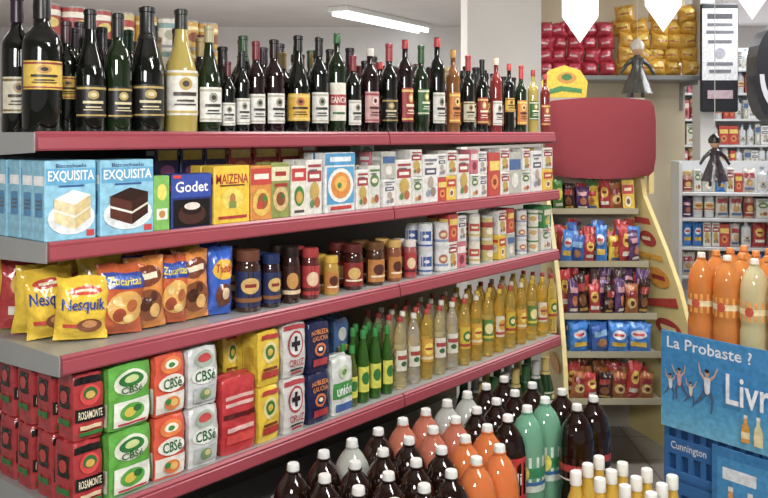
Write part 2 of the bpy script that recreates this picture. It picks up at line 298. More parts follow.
P_('cbwh','brick','#d6d8d6',[('e',0,.58,.66,.3,'#a8b8a8'),('e',0,.62,.45,.15,'#c03838'),('e',0,.02,.86,.28,'#f4f4ee'),('t','CBSé',0,.02,.66,.18,'#1d6a30'),('r',0,-.6,.75,.25,'#b4bab8'),('e',0,-.6,.4,.2,'#7a9a6a'),('e',.1,-.55,.2,.1,'#d8c890')],'yerba_mate_bag','yerba mate','white and silver yerba mate bag',D=.09,side=[('r',0,-.3,.7,.3,'#b0b4b4')])
P_('redy','brick','#c01c24',[('r',0,.5,.85,.05,'#e8b8b0'),('r',0,.3,.85,.05,'#e8b8b0'),('r',0,.0,.97,.06,'#5a1014'),('r',0,-.35,.8,.06,'#e8b8b0'),('r',0,-.6,.8,.12,'#d83a34')],'yerba_mate_bag','yerba mate','red yerba mate bag with pale bands',D=.08)
P_('yely','brick','#e8c41c',[('e',0,.2,.66,.42,'#e8d890'),('e',0,.2,.45,.28,'#3a7a34'),('e',0,.2,.25,.14,'#e0c040'),('r',0,-.4,.7,.05,'#7a3a18'),('r',0,-.6,.8,.12,'#b02820'),('r',0,.8,.8,.08,'#b02820')],'yerba_mate_bag','yerba mate','yellow yerba mate bag with round emblem',D=.08,side=[('r',0,0,.6,.4,'#d0a818')])
P_('whc','brick','#dcdad6',[('r',0,.84,.97,.09,'#b03038'),('e',0,.2,.72,.5,'#b03038'),('e',0,.2,.6,.41,'#dcdad6'),('r',0,.2,.12,.28,'#28242c'),('r',0,.2,.4,.09,'#28242c'),('t','CRUZ',0,-.48,.66,.13,'#b03038'),('r',0,-.72,.6,.03,'#3a3a3a'),('r',0,-.84,.5,.04,'#b03038')],'yerba_mate_bag','yerba mate','white yerba mate bag with red ringed cross emblem',D=.08)
P_('navy','brick','#20264e',[('t','NOBLEZA',0,.62,.8,.1,'#e88a30'),('t','GAUCHA',0,.36,.75,.1,'#e88a30'),('e',0,-.1,.55,.26,'#d87028'),('e',0,-.1,.36,.16,'#20264e'),('e',0,-.08,.2,.08,'#e8d8b0'),('r',0,-.6,.7,.14,'#b03038')],'yerba_mate_bag','yerba mate','dark blue yerba mate bag with orange emblem',D=.08)
P_('unio','brick','#dfe3dc',[('r',0,-.15,.97,.28,'#3f9a48'),('t','unión',0,-.15,.75,.18,'#ffffff'),('e',0,.5,.5,.25,'#c8d8b8'),('e',0,.5,.25,.12,'#6a9a4a'),('r',0,-.75,.8,.14,'#3a6ab0')],'yerba_mate_bag','yerba mate','white and green yerba mate bag',D=.08)
P_('flour','brick','#b9b4ac',[('e',0,.2,.6,.35,'#8a98a8'),('r',0,-.5,.7,.15,'#a85048')],'flour_bag','flour bag','grey paper flour bag',D=.09)
P_('sug','brick','#4a70a8',[('e',0,.2,.6,.35,'#d8d8d0'),('r',0,-.5,.7,.15,'#c8b850')],'sugar_bag','sugar bag','blue sugar bag with white oval',D=.09)
P_('past','pillow','#b8a088',[('r',0,.5,.9,.25,'#b03028'),('e',0,-.3,.6,.4,'#e0c070')],'pasta_bag','pasta bag','tan pasta bag with red band',D=.06)
P_('pas2','pillow','#8a9aa0',[('r',0,.4,.9,.3,'#2c5a9a'),('e',0,-.3,.6,.4,'#d8c890')],'pasta_bag','pasta bag','grey pasta bag with blue band',D=.06)
P_('snb','pillow','#2a80d4',[('e',0,.25,.7,.3,'#e8e8f0'),('r',0,-.4,.7,.15,'#e0b830'),('r',0,.25,.5,.08,'#c83028')],'biscuit_packet','biscuits','bright blue biscuit packet',D=.04)
P_('snc','pillow','#2c5fae',[('r',0,.35,.8,.2,'#8ab8e0'),('e',0,-.3,.6,.3,'#b88050')],'biscuit_packet','biscuits','mid blue cracker packet with pale band',D=.04)
P_('snr','pillow','#b82c2c',[('e',0,.2,.7,.35,'#e8c050'),('r',0,.2,.4,.08,'#8a2420'),('r',0,-.5,.7,.12,'#f0e8d8')],'biscuit_packet','biscuits','red biscuit packet with yellow oval',D=.04)
P_('sng','pillow','#4f8a3c',[('e',0,.1,.7,.4,'#e0d040'),('r',0,-.6,.7,.1,'#f0e8d8')],'biscuit_packet','biscuits','green biscuit packet with yellow oval',D=.04)
P_('snp','pillow','#5c3a6a',[('r',0,.4,.7,.15,'#d8a0a8'),('e',.2,-.2,.5,.3,'#c87a50'),('r',0,-.7,.7,.08,'#f0e8d8')],'biscuit_packet','biscuits','purple biscuit packet with pink band',D=.04)
P_('sno','pillow','#a8622c',[('r',0,.4,.8,.2,'#8a2420'),('e',0,-.2,.7,.35,'#e8c880'),('e',.1,-.2,.3,.18,'#6a3418')],'biscuit_packet','biscuits','brown biscuit packet with tan oval',D=.04)
P_('snk','pillow','#3a2220',[('r',0,.35,.7,.2,'#a83a34'),('e',0,-.3,.6,.3,'#8a5a34'),('r',0,-.75,.7,.08,'#c8a040')],'biscuit_packet','biscuits','dark chocolate biscuit packet',D=.04)
P_('snw','pillow','#d8d0c4',[('r',0,.4,.8,.2,'#a8404a'),('e',0,-.2,.5,.3,'#c8a060'),('r',0,-.7,.7,.1,'#4a6a9a')],'biscuit_packet','biscuits','pale biscuit packet with red band',D=.04)
P_('sny','pillow','#e0b828',[('r',0,.4,.8,.2,'#b82c2c'),('e',0,-.2,.5,.3,'#c87a30'),('r',0,-.7,.7,.1,'#4a6a9a')],'biscuit_packet','biscuits','yellow snack packet with red band',D=.04)
P_('rpack','pillow','#c01838',[('e',0,.1,.65,.5,'#d83a58'),('r',0,-.1,.5,.12,'#f0d0d0')],'noodle_packet','noodle packet','crimson crinkled noodle packet on high shelf',D=.10)
P_('ypack','pillow','#e0a820',[('e',0,.1,.65,.5,'#f0c848'),('r',0,-.1,.5,.12,'#b86a20')],'noodle_packet','noodle packet','golden yellow crinkled noodle packet on high shelf',D=.10)
MK=dict(carton=carton,brick=brick,pillow=pillow)
def mk(key,W,H): return MK[PR[key]['mk']](key,round(W,3),round(H,3))
# ------------------------------------------------------------ shelf frame
CZ=1.5; F=850.
TH=math.atan2(.7673,.6429)
u=Vector((.6429,.7673,0)).normalized(); n=Vector((-u.y,u.x,0))
B0=Vector((-.729,2.006,0))
SH=[dict(z=1.5,o=-.02,a=35,b=553),dict(z=1.245,o=0,a=47,b=557),dict(z=.985,o=.025,a=60,b=557),dict(z=.615,o=.045,a=74,b=558),dict(z=.22,o=.03,a=74,b=558)]
def org(k): return B0-n*SH[k]['o']
def s_at(k,px,t=0):
    q=(px-384)/F; p=org(k)+n*t
    return (q*p.y-p.x)/(u.x-q*u.y)
def pos(k,s,t): p=org(k)+u*s+n*t; p.z=SH[k]['z']; return p
DEP=.56
def put(k,px0,px1,ytop,key,rows=2,t=.015,stack=1,group=None,jit=.035,zoff=0,gap=.004,ztop=None,turn=0,upper=None):
    s0=s_at(k,px0,t);s1=s_at(k,px1,t); W=(s1-s0)*.97; s=(s0+s1)/2; Y=pos(k,s,t).y
    H=((CZ-(ytop-133)*Y/F)-SH[k]['z']-zoff)/stack if ztop is None else ztop
    tp=mk(key,W,H); D=tp['d']
    for r in range(rows):
        if t+D/2+r*(D+gap)+D/2>DEP+SH[k]['o']-.005: break
        for q in range(stack):
            t2=tp if q==0 or not upper else mk(random.choice(upper),W*.96,H)
            p=pos(k,s+random.uniform(-.003,.003),t+D/2+r*(D+gap)+random.uniform(0,.003)); p.z+=q*H*1.004+zoff+.001
            place(t2,p,TH+turn+random.uniform(-jit,jit),group=group)
    return H
def rnd(x,m): return round(round(x/m)*m,4)
def cyl(k,px,wpx,ytop,kind,glass,cap,lab,name,cat,label,gk='glass',t=.05,rows=1,group=None,stack=1,H=None,R=None,face=0):
    s=s_at(k,px,t); Y=pos(k,s,t).y
    R=R or rnd(wpx*Y/F/2,.001); s=s_at(k,px,t+R); Y=pos(k,s,t+R).y
    H=H or rnd(((CZ-(ytop-133)*Y/F)-SH[k]['z'])/stack,.002)
    tp=bottle(kind,H,R,glass,cap,lab,name,cat,label,gk)
    for r in range(rows):
        for q in range(stack):
            p=pos(k,s,t+R+r*(2*R+.004)); p.z+=q*H*1.002+.001
            place(tp,p,TH+face+random.uniform(-.35,.15),group=group)
# ------------------------------------------------------------ gondola
RED=M('#9a3a46','plastic'); LGT=M('#acaeac','metal'); GRY=M('#8a8d8c','metal'); BACK=M('#6a6662','metal')
gon=bpy.data.objects.new('gondola_shelving',None); COL.objects.link(gon); gon.location=(B0.x,B0.y,0); gon.rotation_euler=(0,0,TH)
meta(gon,'grey metal store shelving unit with red price rails, loaded with groceries','shelving')
s_end=s_at(1,557); s_j=s_at(0,387)
mb=MB(); box(mb,-.06,s_end+.02,DEP+.0,DEP+.02,0,1.47,BACK); obj('back_panel',mb.mesh('back_panel'),gon)
for s in(-.045,s_j,s_end):
    mb=MB(); box(mb,s-.02,s+.02,DEP+.02,DEP+.06,0,1.52,GRY,.003); obj('upright',mb.mesh('upright'),gon)
for k,S in enumerate(SH):
    s0=s_at(k,S['a']); s1=s_at(k,S['b']); y0=-S['o']; z=S['z']
    mb=MB(); box(mb,s0,s1,y0+.004,DEP,z-.022,z,LGT,.003)
    box(mb,s0+.01,s1-.01,y0+.02,y0+.05,z-.04,z-.022,GRY)
    sh=obj('shelf',mb.mesh('shelf'),gon)
    for a,b in((s0,s_j-.003),(s_j+.003,s1)):
        mb=MB(); vs=[];pr=[(y0+.004,z+.003),(y0-.004,z+.004),(y0-.010,z-.002),(y0-.009,z-.008),(y0-.012,z-.010),(y0-.015,z-.036),(y0-.012,z-.041),(y0-.004,z-.041),(y0+.002,z-.006)]
        for x in(a,b): vs+=[(x,p,q) for p,q in pr]
        m=len(pr); fs=[(i,(i+1)%m,m+(i+1)%m,m+i) for i in range(m)]+[tuple(range(m)),tuple(range(2*m-1,m-1,-1))]
        mb.add(vs,fs,RED); obj('price_rail',mb.mesh('price_rail'),sh)
    for a in(s0-.004,s1):
        mb=MB(); vs=[]
        for x in(a,a+.004): vs+=[(x,y0-.002,z+.002),(x,y0-.002,z-.045),(x,y0+.1,z-.05),(x,DEP,z-.07),(x,DEP,z+.002)]
        mb.add(vs,[(0,1,2,3,4),(9,8,7,6,5)]+[(i,(i+1)%5,5+(i+1)%5,5+i) for i in range(5)],LGT); obj('bracket',mb.mesh('bracket'),sh)
mb=MB(); box(mb,-.05,s_end,.02,.04,0,.18,GRY); obj('kick_plate',mb.mesh('kick_plate'),gon)
# ------------------------------------------------------------ shelf 1 bottles
G1='bottles on the top shelf'
DK='#0c0f0a';DG='#16260f';DR='#1c0a0c'
def wb(px,y,w,kind,gl,cap,lab,t=.03):
    d={'yellow':'yellow','cream':'cream','white':'white','whitered':'white and red','black':'black','red':'red','green':'green','orange':'orange','blue':'blue','pink':'pink','bigwhite':'large white','bigyellow':'large yellow','gancia':'white and red lettered'}[lab]
    nm='wine_bottle' if kind!='spirit' else 'liquor_bottle'
    gd={'#b09c48':'pale golden','#16260f':'dark green','#7a1a14':'red'}.get(gl,'dark')
    cyl(0,px,w,y,kind,gl,cap,lab,nm,'bottle','%s glass bottle with %s label'%(gd,d),t=t,group=G1,face=-.25)
for a in [(42,-8,40,'bord',DK,'#15140f','yellow'),(90,10,31,'burg',DK,'#101010','black'),
 (118,14,27,'bord',DG,'#222222','black'),(147,8,34,'champ',DK,'#1a1a1a','black'),(181,10,33,'burg','#b09c48','#23251e','bigwhite'),(209,26,25,'burg',DG,'#a8a07a','white'),
 (228,62,15,'bord',DK,'#5a1820','white'),(242,52,15,'bord',DK,'#202020','white'),(256,42,18,'bord',DR,'#701820','white'),(274,40,21,'bord',DR,'#201414','white'),(298,36,24,'burg',DK,'#141414','bigyellow'),
 (319,38,19,'bord',DK,'#202020','white'),(337,34,18,'spirit',DG,'#2c6a34','gancia'),(353,56,16,'bord',DK,'#8a2430','white'),(370,48,18,'spirit',DR,'#d8d4c8','pink'),(389,44,17,'bord',DK,'#a03038','black'),
 (405,40,16,'spirit',DR,'#b02c30','red'),(421,46,16,'bord',DG,'#2c5a30','green'),(437,38,16,'spirit',DK,'#b8282c','white'),(453,50,14,'spirit','#7a4a18','#c08a30','orange'),
 (468,56,13,'bord',DK,'#a82c30','cream'),(482,60,12,'bord',DK,'#202020','red'),(496,58,12,'spirit','#7a1a14','#d8c8b0','white'),(509,64,11,'spirit',DK,'#b82c2c','yellow'),(521,66,11,'bord',DG,'#b82c2c','orange'),(533,70,11,'spirit','#b09c48','#a82c30','green'),(545,74,10,'spirit','#7a1a14','#c03030','red')]:
    wb(*a)
wb(17,-4,30,'bord',DK,'#30202c','cream',t=.12); wb(66,22,25,'bord',DK,'#3a1a20','yellow',t=.09)
labs=['cream','white','whitered','black','red','green','white','orange','blue','pink']
for r,t in enumerate((.13,.215,.30)):
    s=s_at(0,80 if r<2 else 45,t)+.03*(r%2)-.01*r
    while s<s_end-.05:
        far=s>1.2
        kind=random.choice(['bord','bord','burg','champ','spirit']); H=random.choice([.26,.27,.28,.3]) ; R=random.choice([.033,.035,.036])
        if far: H-=.01
        if not(r>=2 and s<.60):
            tp=bottle(kind,H,R,random.choice([DK,DK,DG,DR,'#2a1a10','#5a1612' if far else DK]),random.choice(['#202020','#5a1c24','#a08a50','#b82c2c' if far else '#30202c','#2c4a30','#141414']),random.choice(labs),'wine_bottle','bottle','dark glass bottle standing in a rear row','glass')
            p=pos(0,s,t+.035); p.z+=.001; place(tp,p,TH-.2+random.uniform(-.3,.3),group=G1)
        s+=.082 if not far else .078
LAB['tin1']=(.05,.95,math.pi,[('r',0,0,1,1,'#c8b878'),('r',0,.3,1,.25,'#a83428'),('e',0,-.3,.2,.35,'#e8dcc0')])
LAB['tin2']=(.05,.95,math.pi,[('r',0,0,1,1,'#a83a34'),('r',0,.5,1,.2,'#e8e0d0'),('e',0,-.2,.2,.35,'#d8c060')])
LAB['tin3']=(.05,.95,math.pi,[('r',0,0,1,1,'#d8d4c8'),('r',0,.5,1,.2,'#7a9a9a'),('e',0,-.2,.2,.4,'#a8a890')])
LAB['tin4']=(.05,.95,math.pi,[('r',0,0,1,1,'#c8c4a8'),('r',0,.5,1,.14,'#6a8a54'),('e',0,-.2,.2,.4,'#b86a4a')])
LAB['tin5']=(.05,.95,math.pi,[('r',0,0,1,1,'#c89a38'),('r',0,.5,1,.14,'#e8d8a0'),('e',0,-.2,.2,.4,'#8a4a2a')])
def tin(H,R,lab): return bottle('can',H,R,'#a8a8a4','#888888',lab,'tin_can','can','small metal food tin with coloured paper label','plastic')
for i in range(8):
    s=s_at(0,45,.46)+i*.082
    for q in range(4):
        p=pos(0,s,.40+.05); p.z+=.001+q*.0925; place(tin(.092,.037,['tin2','tin2','tin2','tin1','tin5','tin3','tin5','tin5'][i]),p,TH+random.uniform(-.3,.3),group='tins stacked on the top shelf')
# ------------------------------------------------------------ shelf 2
G2='cartons on the second shelf'
put(1,44,97,161,'exqv',7,group=G2,jit=.02); put(1,99,154,160,'exqc',2,group=G2,jit=.02)
put(1,155,171,176,'exqvl',1,group=G2); put(1,172,212,174,'godet',1,group=G2); put(1,213,250,166,'maiz',2,group=G2)
put(1,251,272,166,'soup1',2,group=G2); put(1,272,290,163,'soup2',2,group=G2); put(1,291,306,166,'flan',2,group=G2); put(1,306,323,160,'wh1',2,group=G2)
put(1,324,356,153,'plate',2,group=G2)
UP=['wh1','wh2','wh3','wh2','gry','pnk','yr','wh1']
for a,b,y,kk in[(357,369,170,'wh1'),(369,381,166,'wh3')]: put(1,a,b,y,kk,2,group=G2,jit=.08)
for a,b,y,kk,st in[(382,396,152,'wh2',2),(396,412,160,'wh1',1),(412,423,150,'wh3',2),(423,438,155,'wh2',1),(438,447,154,'redb',2),(447,457,151,'yr',2),(457,470,155,'wh1',1),(470,479,150,'wh3',2),(479,488,152,'wh2',2),(488,501,153,'redb',1),(501,510,149,'wh1',2),(510,522,152,'gry',1),(522,531,149,'wh3',2),(531,543,151,'wh2',1),(543,553,148,'yr',2)]:
    put(1,a,b,y,kk,2,group=G2,jit=.1,stack=st,upper=UP)
for a,b,kk in[(156,180,'nav'),(180,204,'nav'),(205,228,'nav'),(228,252,'redb'),(255,278,'redb'),(278,300,'redb'),(300,318,'soup1'),(360,375,'wh3')]:
    put(1,a,b,0,kk,1,t=.17,stack=2,group=G2,ztop=.112,jit=.06)
# ------------------------------------------------------------ shelf 3
G3='bags on the third shelf'; G3j='jars on the third shelf'
def bag(k,px,t,key,W,H,turn=0,roll=0):
    tp=mk(key,W,H); p=pos(k,s_at(k,px,t),t); p.z+=.003+abs(math.sin(roll))*W/2; place(tp,p,TH+turn,group=G3,roll=roll)
bag(2,80,.10,'nesq',.13,.155,-.38,.06); bag(2,52,.175,'nesq',.12,.175,-.4,-.07); bag(2,36,.25,'yell',.12,.17,-.3,.07)
bag(2,118,.085,'zucar',.125,.175,-.25,.05); bag(2,146,.085,'choc',.105,.185,-.3,-.05); bag(2,168,.09,'zucar',.10,.185,-.25,.07); bag(2,191,.085,'choc',.105,.19,-.2,-.04)
bag(2,217,.08,'toddy',.085,.19,-.1,.03)
bag(2,104,.165,'yell',.12,.20,-.2,-.08); bag(2,133,.165,'zucar',.11,.205,-.2,.06); bag(2,162,.165,'choc',.11,.21,-.2,.05); bag(2,188,.17,'yell',.10,.21,-.2,-.05); bag(2,209,.175,'bluebag',.085,.21,-.1)
bag(2,76,.25,'yell',.12,.205,-.2,.06); bag(2,104,.25,'snr',.12,.215,-.2,-.06); bag(2,130,.25,'yell',.12,.215,-.2,.04); bag(2,160,.25,'yell',.12,.215,-.1,-.03)
bag(2,22,.34,'snr',.12,.19,-.2,.05); bag(2,50,.34,'yell',.12,.21,-.2,-.05); bag(2,80,.34,'yell',.12,.215,-.1,.04); bag(2,110,.34,'yell',.12,.215,-.1,-.04)
bag(2,20,.46,'yell',.12,.215,-.1); bag(2,52,.46,'snr',.12,.215,-.1)
LAB['cocoa']=(.08,.66,math.pi,[('r',0,0,1,1,'#26305a'),('e',0,.2,.25,.45,'#d8b060'),('r',0,.2,.14,.1,'#8a1c20'),('r',0,-.6,1,.12,'#8a5a30')])
LAB['choj']=(.08,.66,math.pi,[('r',0,0,1,1,'#3a1c14'),('e',0,.1,.22,.5,'#c89040'),('r',0,-.6,1,.12,'#e0c8a0')])
LAB['redj']=(.08,.66,math.pi,[('r',0,0,1,1,'#b02828'),('e',0,.1,.22,.5,'#e8c8a0'),('r',0,-.6,1,.12,'#601818')])
LAB['cafe']=(.08,.6,1.3,[('r',0,0,1,1,'#8a2018'),('e',0,.1,.5,.5,'#d8b060'),('r',0,-.5,.7,.08,'#f0e0c0')])
LAB['gold']=(.08,.6,1.3,[('r',0,0,1,1,'#c07a28'),('e',0,.1,.5,.5,'#5a2818'),('r',0,-.5,.7,.08,'#f0e0c0')])
LAB['milk']=(.05,.9,math.pi,[('r',0,0,1,1,'#e2e2de'),('r',0,-.5,1,.12,'#8a9ab8'),('e',-.1,.1,.2,.45,'#b86a5a'),('e',-.1,.1,.12,.2,'#e8d8a0')])
LAB['milkb']=(.05,.9,math.pi,[('r',0,0,1,1,'#d8dce2'),('r',-.1,.1,.25,.45,'#3a5a9a'),('e',-.1,.1,.12,.16,'#e8e8e8'),('r',0,-.75,1,.08,'#3a5a9a')])
LAB['mayo']=(.05,.9,math.pi,[('r',0,0,1,1,'#e6e2d0'),('r',-.1,.0,.3,.35,'#b84838'),('r',-.1,.0,.18,.1,'#f0e8c0'),('r',0,-.7,1,.1,'#c8b468')])
LAB['peach']=(.05,.95,math.pi,[('r',0,0,1,1,'#e0dcc8'),('r',0,.6,1,.14,'#6a8a5c'),('e',-.1,-.2,.2,.4,'#c8a060')])
def jar(px,w,y,gl,cap,lab,rows=2,stack=1,k=2,label='glass jar with screw lid',t=.03):
    cyl(k,px,w,y,'jar',gl,cap,lab,'food_jar','jar',label,t=t,rows=rows,group=G3j,stack=stack,face=-.35)
jar(248,26,250,'#3a2018','#6a3c28','cocoa',label='brown cocoa jar with dark blue label'); jar(271,19,254,'#2a1a20','#1c2c5a','cocoa',label='dark cocoa jar with blue lid'); jar(291,18,246,'#30180f','#221612','choj',label='dark chocolate powder jar with brown label'); jar(310,19,248,'#5a1c18','#a82a28','redj',label='red chocolate powder jar with red lid')
for px,w,y,a,b,c in[(331,15,256,'#b89030','#d8b030','gold'),(353,20,244,'#3a120e','#5a1c18','cafe'),(375,19,242,'#4a2814','#6a4420','gold'),(394,15,240,'#8a4a28','#caa050','gold'),(410,13,240,'#a85050','#e0d8d0','redj')]:
    jar(px,w,y,a,b,c,label='instant coffee jar with coloured label')
def cans(px0,px1,w,y,stack,labs,kk=2,t=.03,rows=2):
    px=px0; i=0
    while px<px1:
        cyl(kk,px,w,y+random.choice([0,2,5]),'can','#d4d4d0','#888888',labs[i%len(labs)],'food_tub','tub','small round white tub with printed wrap','plastic',t=t,rows=rows,group='tubs on the third shelf',stack=stack,face=-.35); px+=w*1.06; i+=1
cans(425,453,15,222,2,['milkb','milk']); cans(474,498,12,214,2,['mayo','tin1']); cans(521,545,11,208,3,['milk','peach'])
for a,b,y,kk in[(449,458,214,'wh1'),(458,467,216,'pnk'),(499,507,211,'yr'),(507,515,209,'gry'),(543,552,206,'wh3')]: put(2,a,b,y,kk,2,t=.03,stack=2,group='boxes on the third shelf',jit=.08,upper=['wh2','wh1','grn','redb'])
# ------------------------------------------------------------ shelf 4
G4='yerba mate bags on the lowest display shelf'
put(3,73,106,372,'rosa',5,stack=2,group=G4,t=.02,jit=.06)
put(3,107,154,363,'gree',2,stack=2,group=G4,jit=.05); put(3,155,188,352,'cbor',2,stack=2,group=G4,jit=.05); put(3,189,221,346,'cbwh',2,stack=2,group=G4,jit=.05)
put(3,222,258,376,'redy',1,stack=1,group=G4)
for a,b in((222,240),(240,258)): put(3,a,b,0,'yely',1,t=.12,stack=2,group=G4,ztop=.155)
for a,b,kk in((150,180,'redy'),(182,212,'rosg'),(114,146,'rosg')): put(3,a,b,0,kk,1,t=.25,stack=2,group=G4,ztop=.165)
put(3,259,282,330,'yely',2,stack=2,group=G4); put(3,283,307,322,'whc',2,stack=2,group=G4); put(3,308,331,322,'navy',2,stack=2,group=G4)
put(3,333,355,357,'unio',1,stack=1,group=G4); put(3,334,350,0,'sug',1,t=.12,stack=2,group=G4,ztop=.135)
G5='bottles on the lowest display shelf'
LAB['oil']=(.25,.58,1.3,[('r',0,0,1,1,'#d8b820'),('e',0,.15,.6,.5,'#3f7a34'),('e',0,.15,.35,.25,'#f0e0a0'),('r',0,-.65,1,.12,'#b03028')])
LAB['oil2']=(.25,.58,1.3,[('r',0,0,1,1,'#e4dcc0'),('e',0,.15,.6,.5,'#d8a020'),('r',0,.15,.5,.1,'#a82820'),('r',0,-.65,1,.12,'#b83828')])
LAB['oil3']=(.25,.58,1.3,[('r',0,0,1,1,'#d8a028'),('e',0,.15,.6,.5,'#f0d850'),('r',0,.15,.5,.1,'#a82820'),('r',0,-.65,1,.12,'#e8d8b0')])
LAB['oil4']=(.25,.58,1.3,[('r',0,0,1,1,'#5a8a3c'),('e',0,.15,.6,.5,'#f0e4a0'),('r',0,-.65,1,.12,'#e8d040')])
LAB['vin']=(.25,.54,1.2,[('r',0,0,1,1,'#e0dccc'),('r',0,.3,.8,.2,'#a83430'),('e',0,-.3,.4,.25,'#3a6a3a')])
LAB['lem']=(.15,.5,1.4,[('r',0,0,1,1,'#d8d850'),('e',0,.1,.5,.5,'#2f7a34')])
def pb(px,w,y,kind,gl,cap,lab,label,gk,rows=3,t=.03,k=3,nm='oil_bottle'):
    cyl(k,px,w,y,kind,gl,cap,lab,nm,'bottle',label,gk,t=t,rows=rows,group=G5,face=-.35)
for px,w,y in[(363,12,330),(375,12,328),(387,11,326)]: pb(px,w,y,'sauce','#3f7a1c','#2f8a3c','lem','small green lemon juice bottle with green cap','pet')
pb(352,11,346,'sauce','#6a7a2c','#2f8a3c','lem','small olive sauce bottle with green cap','pet',rows=2)
px=400;i=0
while px<556:
    q=(px-403)/150; w=13.5-3.6*q; y=316-42*q
    g,c,l,lb=[('#f8ecb8','#a82c28','vin','pale vinegar bottle with red cap'),('#f4f2e4','#e8e0d0','vin','clear vinegar bottle with white cap'),('#fcd860','#b83828','oil3','yellow cooking oil bottle')][i%3] if px<455 else [('#ffdc58','#e0b820','oil2','golden cooking oil bottle with yellow cap'),('#ffe478','#b83828','oil','golden cooking oil bottle with red cap'),('#fcd860','#e8dcc0','oil3','golden cooking oil bottle with pale cap'),('#ffe478','#d8b020','oil4','golden cooking oil bottle with green label')][i%4]
    pb(px,w,y,'oil',g,c,l,lb,'oilpet',rows=4); px+=w*.99; i+=1
# ------------------------------------------------------------ base deck
G6='groceries on the bottom deck'
s=s_at(4,150); i=0
ks=['past','flour','pas2','snk','flour','past','snw','pas2','flour','snr','past','sug','sno','pas2']
while s<s_end-.70:
    kk=ks[i%len(ks)]; W=.10+.02*(i%3)
    for r in range(1):
        tp=mk(kk,W,.17+.01*(i%3)); p=pos(4,s+W/2,.07+r*.1); p.z+=.001; place(tp,p,TH+random.uniform(-.1,.1),group=G6)
    s+=W+.008; i+=1
for i in range(7):
    for r in range(2):
        tp=bottle('champ',.285,.038,'#1f3f1c',['#c8b060','#2f5a30','#c0c0b8'][(i+r)%3],'green','wine_bottle','bottle','green glass wine bottle standing on the bottom deck','glass'); p=pos(4,s+.06+i*.084,.06+r*.09); p.z+=.001; place(tp,p,TH,group='wine bottles on the bottom deck')
# ------------------------------------------------------------ pallets with soda bottles
WD=M('#8a7458','wood')
O=Vector((-.233,2.18,0)); PL=1.16; PWd=.45
def palmesh():
    pal=MB()
    for i in range(5): box(pal,0,PL,i*.0925,i*.0925+.08,.13,.148,WD,.003)
    for i in range(3):
        for j in range(3): box(pal,i*(PL-.1)/2,i*(PL-.1)/2+.1,j*.2,j*.2+.05,.018,.112,WD,.004)
    for j in range(3): box(pal,0,PL,j*.2,j*.2+.05,.0,.018,WD)
    for i in range(3): box(pal,i*(PL-.1)/2,i*(PL-.1)/2+.1,0,PWd,.112,.13,WD)
    return pal.mesh('pallet')
pm=palmesh()
for q in range(2):
    p=O-u*.06-n*.395; p.z=q*.149; po=obj('pallet',pm,None,tuple(p),TH); meta(po,'wooden pallet stacked on the floor under soft drink bottles','pallet','stacked pallets')
LAB['cola']=(.37,.57,math.pi,[('r',0,0,1,1,'#3a1210'),('r',0,.1,1,.3,'#b82820'),('r',0,.1,.12,.12,'#e8e0d8'),('r',0,-.85,1,.08,'#d8d0c8')])
LAB['orr']=(.37,.57,math.pi,[('r',0,0,1,1,'#e08a28'),('r',0,.1,1,.3,'#f0e0c0'),('e',0,.1,.1,.4,'#c83820'),('r',0,-.6,1,.1,'#b84020')])
LAB['subl']=(.28,.68,math.pi,[('r',0,0,1,1,'#c81c24'),('t','Subli',0,.15,.26,.26,'#f2f0ea'),('r',0,-.5,.2,.08,'#e0b840'),('r',0,-.85,1,.08,'#f0e8d8')])
LAB['seven']=(.30,.60,math.pi,[('r',0,0,1,1,'#cfe0d4'),('r',0,.1,1,.3,'#2f8a5a'),('e',0,.1,.12,.5,'#e8e060'),('r',0,-.5,.5,.1,'#2a6aa0')])
KIND={'C':('#2a140c','#d8d8d4','cola','dark cola bottle with white cap'),'O':('#f8882c','#d8dcd8','orr','orange soda bottle with white cap'),'R':('#e08060','#d8dcd8','orr','pinkish grapefruit soda bottle'),'S':('#2a140c','#e8e8e4','subl','dark soda bottle with red label'),'G':('#8ad0ac','#e4e8e4','seven','green soda bottle with white cap'),'L':('#d8dcd4','#d8d8d4','seven','clear soda bottle with white cap')}
grid=['CCLCRRLLCC','CCCCRRCCCC','CCCCOOSGGC','CCCOO...CC']
for r,row in enumerate(grid):
    for c,ch in enumerate(row):
        if ch=='.': continue
        g,cp,lb,ll=KIND[ch]
        tp=bottle('pet',.355,.0545,g,cp,lb,'soda_bottle','soda bottle',ll,'pet')
        p=O+u*(c*.1125)-n*(r*.112); p.z=.298; place(tp,p,-.15+(0 if ch=='S' else random.uniform(-.3,.3)),group='soda bottles on the pallet')
LAB['jui']=(.2,.5,1.5,[('r',0,0,1,1,'#e8dc90'),('e',0,0,.5,.6,'#d88a20')])
CB=M('#8a6a48','paper')
tray=MB(); box(tray,-.115,.115,-.15,.15,0,.27,CB,.004)
for a in(-1,1):
    box(tray,-.115,.115,a*.15-.003,a*.15+.003,.27,.31,CB); box(tray,a*.115-.003,a*.115+.003,-.15,.15,.27,.31,CB)
tc=O+u*.70-n*.58
to=obj('carton_tray',tray.mesh('carton_tray'),None,tuple(tc),TH); meta(to,'brown cardboard tray holding small juice bottles','carton')
for i in range(3):
    for j in range(4):
        tp=bottle('sauce',.29,.0335,'#f4cc40','#e4e4dc','jui','juice_bottle','juice bottle','small yellow juice bottle with white cap','pet')
        p=tc+u*((i-1)*.072)+n*((j-1.5)*.072); p.z=.271; place(tp,p,-.2+random.uniform(-.4,.4),group='small juice bottles in the tray')
